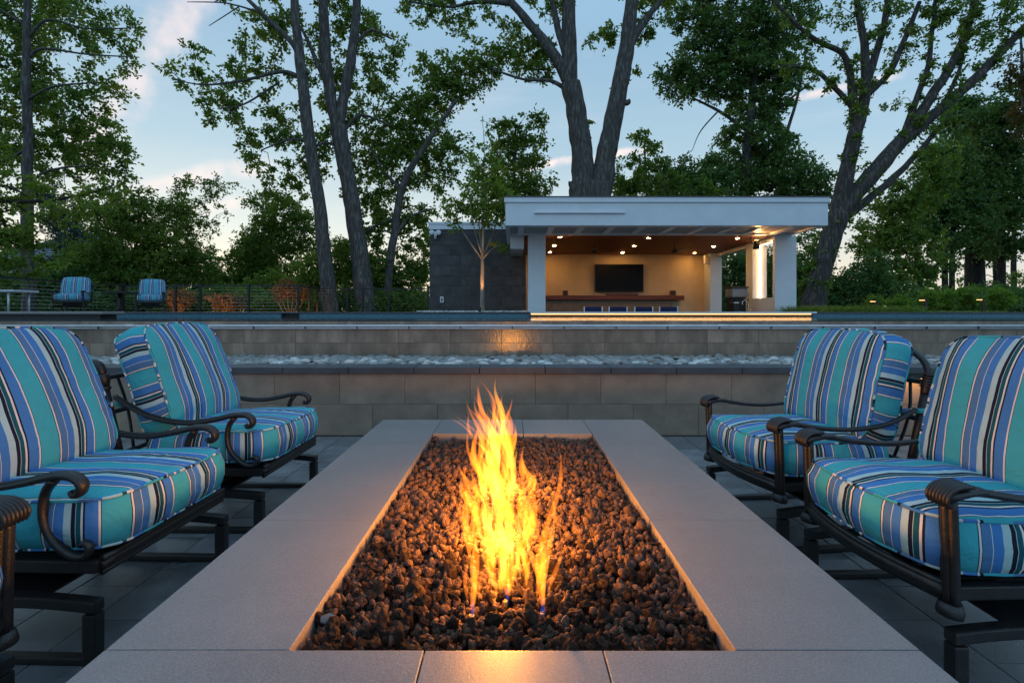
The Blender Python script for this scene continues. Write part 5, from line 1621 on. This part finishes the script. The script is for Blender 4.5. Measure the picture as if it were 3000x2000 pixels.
# distant wood beyond the garden: one mass nobody could count
Cq, Rq, Oq = [], [], []
for k in range(1500):
    Yd = rng.uniform(48, 75); px_ = rng.uniform(-500, 2850)
    hgt = 60 + 60 * mnoise.noise(Vector((px_ * .006, 3.1, 0))) + 26 * mnoise.noise(Vector((px_ * .02, 1.1, 4)))
    if 470 < px_ < 520: hgt *= .5
    if 2150 < px_ < 2360: hgt *= .35
    py_ = 716 - rng.uniform(0, 1) ** .8 * max(10, hgt)
    Cq.append(P(px_, py_, Yd)); Rq.append(1.1); Oq.append((0, 0, .4))
qd = leaf_quads(np.array(Cq), np.array(Rq), np.array(Oq), 42, .38, .3)
me = fast_mesh('distant_wood', qd, np.arange(len(qd)), 4, M_leafd)
o = bpy.data.objects.new('distant_wood', me); COL.objects.link(o)
tag(o, 'far dark line of woodland closing the garden horizon', 'woodland', kind='stuff')

# lit hydrangeas with their small uplights
def uplight(label, loc, target, energy, size):
    t = thing('garden_uplight', label, 'garden light', loc, 0, 'small garden uplights')
    d = (Vector(target) - Vector(loc)).normalized()
    MB().tube([(0, 0, 0), (0, 0, .06)], .012, 8).build('stake', M_black, t, world=False)
    MB().tube([Vector((0, 0, .06)) - d * .05, Vector((0, 0, .06)) + d * .05], [.030, .036], 12).build('lamp_body', M_black, t, smooth=True, world=False)
    MB().tube([Vector((0, 0, .06)) + d * .0505, Vector((0, 0, .06)) + d * .053], [.028, .028], 12).build('lens', M_path, t, world=False)
    spot(t, Vector(loc) + Vector((0, 0, .06)) + d * .07, target, energy, size)
    return t


for (px_, w_, yt, lab) in ((412, 31, 664, 'brown uplit hydrangea shrub right of the far lounge chairs'), (516, 40, 672, 'low brown gold uplit hydrangea shrub between fence posts'), (668, 46, 645, 'tall brown uplit hydrangea shrub near the leaning trunk')):
    Yh = 20.3
    ym = (yt + 700) / 2
    lim = [[(px_ + dx * .3, 716, 2.2), (px_ + dx * .7, 700, 1.8), (px_ + dx, yt + 18, 1)] for dx in (-w_ * .8, -w_ * .5, -w_ * .2, w_ * .1, w_ * .4, w_ * .75)]
    tree('hydrangea_shrub', lab, 'shrub', Yh, lim, [(px_, yt + 16, w_ * .9, 14, 1.1), (px_ - w_ * .3, yt + 26, w_ * .6, 14, 1), (px_ + w_ * .4, yt + 26, w_ * .55, 14, 1)],
         bark=M_stem, leafm=M_hyd, leaf=.10, clump=.22, per=50, dens=1.7, group='lit hydrangea shrubs along the fence', linkr=.008)
    c = P(px_, 700, Yh)
    uplight(lab.replace('hydrangea shrub', 'hydrangea').replace('uplit ', '') .replace('brown', 'small black light below brown').replace('low small', 'small').replace('tall small', 'small').replace('brown gold', 'gold brown'),
            (c.x + .1, Yh - 1.25, ZG), (c.x, Yh, ZG + .62), 21, 100)
uplight('small black uplight at the foot of the slim young tree', ((1102 - CX) / FPX * 13.05, 12.99, 1.165), ((1108 - CX) / FPX * 13.35, 13.35, 2.3), 55, 30)

# boxwood hedge balls, grass edge, path lights
GB = 'clipped boxwoods along the path'
for (px_, wd, yt, lab) in ((2012, 30, 685, 'small boxwood next to the grass edge'), (2064, 34, 683, 'boxwood second from the grass edge'), (2134, 36, 674, 'boxwood behind the middle path light'), (2180, 34, 669, 'boxwood between the middle path light and its taller neighbour'),
                            (2228, 36, 665, 'tall boxwood beside the bright path light'), (2298, 40, 664, 'widest boxwood right beyond the bright path light')):
    Yb_ = 15.2
    tree('boxwood', lab, 'shrub', Yb_, [[(px_ - 3, 716, 3), (px_ - 8, 700, 2), (px_ - 10, yt + 20, 1)], [(px_ + 2, 716, 3), (px_ + 8, 700, 2), (px_ + 10, yt + 20, 1)]],
         [(px_, (yt + 712) / 2, wd * .70, (712 - yt) / 2 * .95, 2.6), (px_ - 6, yt + 8, wd * .5, 8, 1.5)], bark=M_barkd, leafm=M_box, leaf=.062, clump=.15, per=42, dens=1.1, group=GB, droop=-.5, linkr=.006)
nb = 3800
gx = rng.uniform(6.9, 12.4, nb); gy = rng.uniform(12.98, 13.9, nb)
hh = rng.uniform(.09, .27, nb) * (1 - .55 * (gx > 10.4))
an = rng.uniform(0, 6.28, nb); ln = rng.uniform(.08, .30, nb)
b0_ = np.stack([gx, gy, np.full(nb, 1.09)], 1)
sdv = np.stack([np.cos(an + 1.57), np.sin(an + 1.57), np.zeros(nb)], 1) * .006
dr = np.stack([np.cos(an), np.sin(an), np.zeros(nb)], 1)
p1_ = b0_ + np.array([0, 0, 1]) * (hh * .75)[:, None] + dr * (ln * .35)[:, None]
p2_ = b0_ + np.array([0, 0, 1]) * hh[:, None] + dr * ln[:, None]
q1 = np.stack([b0_ - sdv, b0_ + sdv, p1_ + sdv, p1_ - sdv], 1).reshape(-1, 3)
q2 = np.stack([p1_ - sdv, p1_ + sdv, p2_ + sdv * .2, p2_ - sdv * .2], 1).reshape(-1, 3)
qg = np.concatenate([q1, q2])
o = bpy.data.objects.new('liriope_grass', fast_mesh('liriope_grass', qg, np.arange(len(qg)), 4, M_grass)); COL.objects.link(o)
tag(o, 'arching green ornamental grass along the pool edge', 'grass', kind='stuff')
for (px_, yt, Y_, lab) in ((2013, 692, 13.7, 'small path light standing in the grass edge'), (2126, 689, 13.6, 'plain path light post in front of the boxwoods'), (2258, 688, 13.6, 'bright path light post with lamp arm beside the tall boxwood')):
    q = P(px_, yt, Y_)
    t = thing('path_light', lab, 'path light', (q.x, Y_, ZG), 0, 'bronze path lights')
    MB().box(-.028, .028, -.028, .028, 0, q.z - ZG).build('post', M_iron, t, bevel=.004, world=False)
    MB().box(-.16, .03, -.035, .035, q.z - ZG + .001, q.z - ZG + .026).build('lamp_arm', M_iron, t, bevel=.004, world=False)
    MB().box(-.15, -.04, -.025, .025, q.z - ZG - .010, q.z - ZG - .001).build('lamp', M_path, t, world=False)
# lamp added under the cap for a warm wash behind the right chairs
for (X_, lab) in ((3.72, 'small added wash light under the wall cap behind the far right chair'),):
    t = thing('added_wash_light', lab, 'wall light', (X_, YL - .012, .54))
    MB().box(X_ - .10, X_ + .10, YL - .13, YL - .0135, .548, .572).build('housing', M_iron, t)
    MB().box(X_ - .09, X_ + .09, YL - .125, YL - .095, .5435, .5475).build('lens', M_path, t)
    d = bpy.data.lights.new('added_wash_beam', 'AREA'); d.shape = 'RECTANGLE'; d.size = .2; d.size_y = .012; d.energy = .3; d.color = (1, .55, .2)
    lo = bpy.data.objects.new('added_wash_beam', d); COL.objects.link(lo); lo.parent = t
    lo.location = Vector((X_, YL - .11, .538)) - world_loc(t); lo.rotation_euler = (R(26), 0, 0)

# neighbouring house glimpsed through the trees
hs = thing('neighbour_house', 'grey roofed house glimpsed through trees behind the fence', 'house', (-40, 46, 1.09))
hx0, hx1, hy0, hy1, hz = -44.0, -36.4, 44, 54, 5.6
MB().box(hx0, hx1, hy0, hy1, 1.0, hz).build('wall', M_siding, hs)
MB().add([], [])
rf = MB(); rf.add([(hx0 - .4, hy0 - .4, hz), (hx1 + .4, hy0 - .4, hz), (hx1 + .4, hy1 + .4, hz), (hx0 - .4, hy1 + .4, hz), (hx0 + 3, (hy0 + hy1) / 2, 8.6), (hx1 - 3, (hy0 + hy1) / 2, 8.6)],
                  [(0, 1, 5, 4), (1, 2, 5), (2, 3, 4, 5), (3, 0, 4), (3, 2, 1, 0)])
rfo = rf.build('roof', M_shingle, hs)
cs_ = MB()
for k in range(14):
    u0 = k / 14; zz = hz + 3.0 * u0; ins = 3.4 * u0; yy = hy0 - .4 + 5.4 * u0
    cs_.box(hx0 - .4 + ins, hx1 + .4 - ins, yy - .03, yy + .03, zz + .01, zz + .05)
cs_.build('shingle_course', M_shingle, rfo)
for xw in (-42.4, -38.6):
    wn = MB().box(xw - .6, xw + .6, hy0 - .05, hy0 - .002, 3.0, 4.6).build('window', M_white, hs)
    MB().box(xw - .5, xw + .5, hy0 - .07, hy0 - .0505, 3.1, 4.5).build('pane', M_screen, wn)
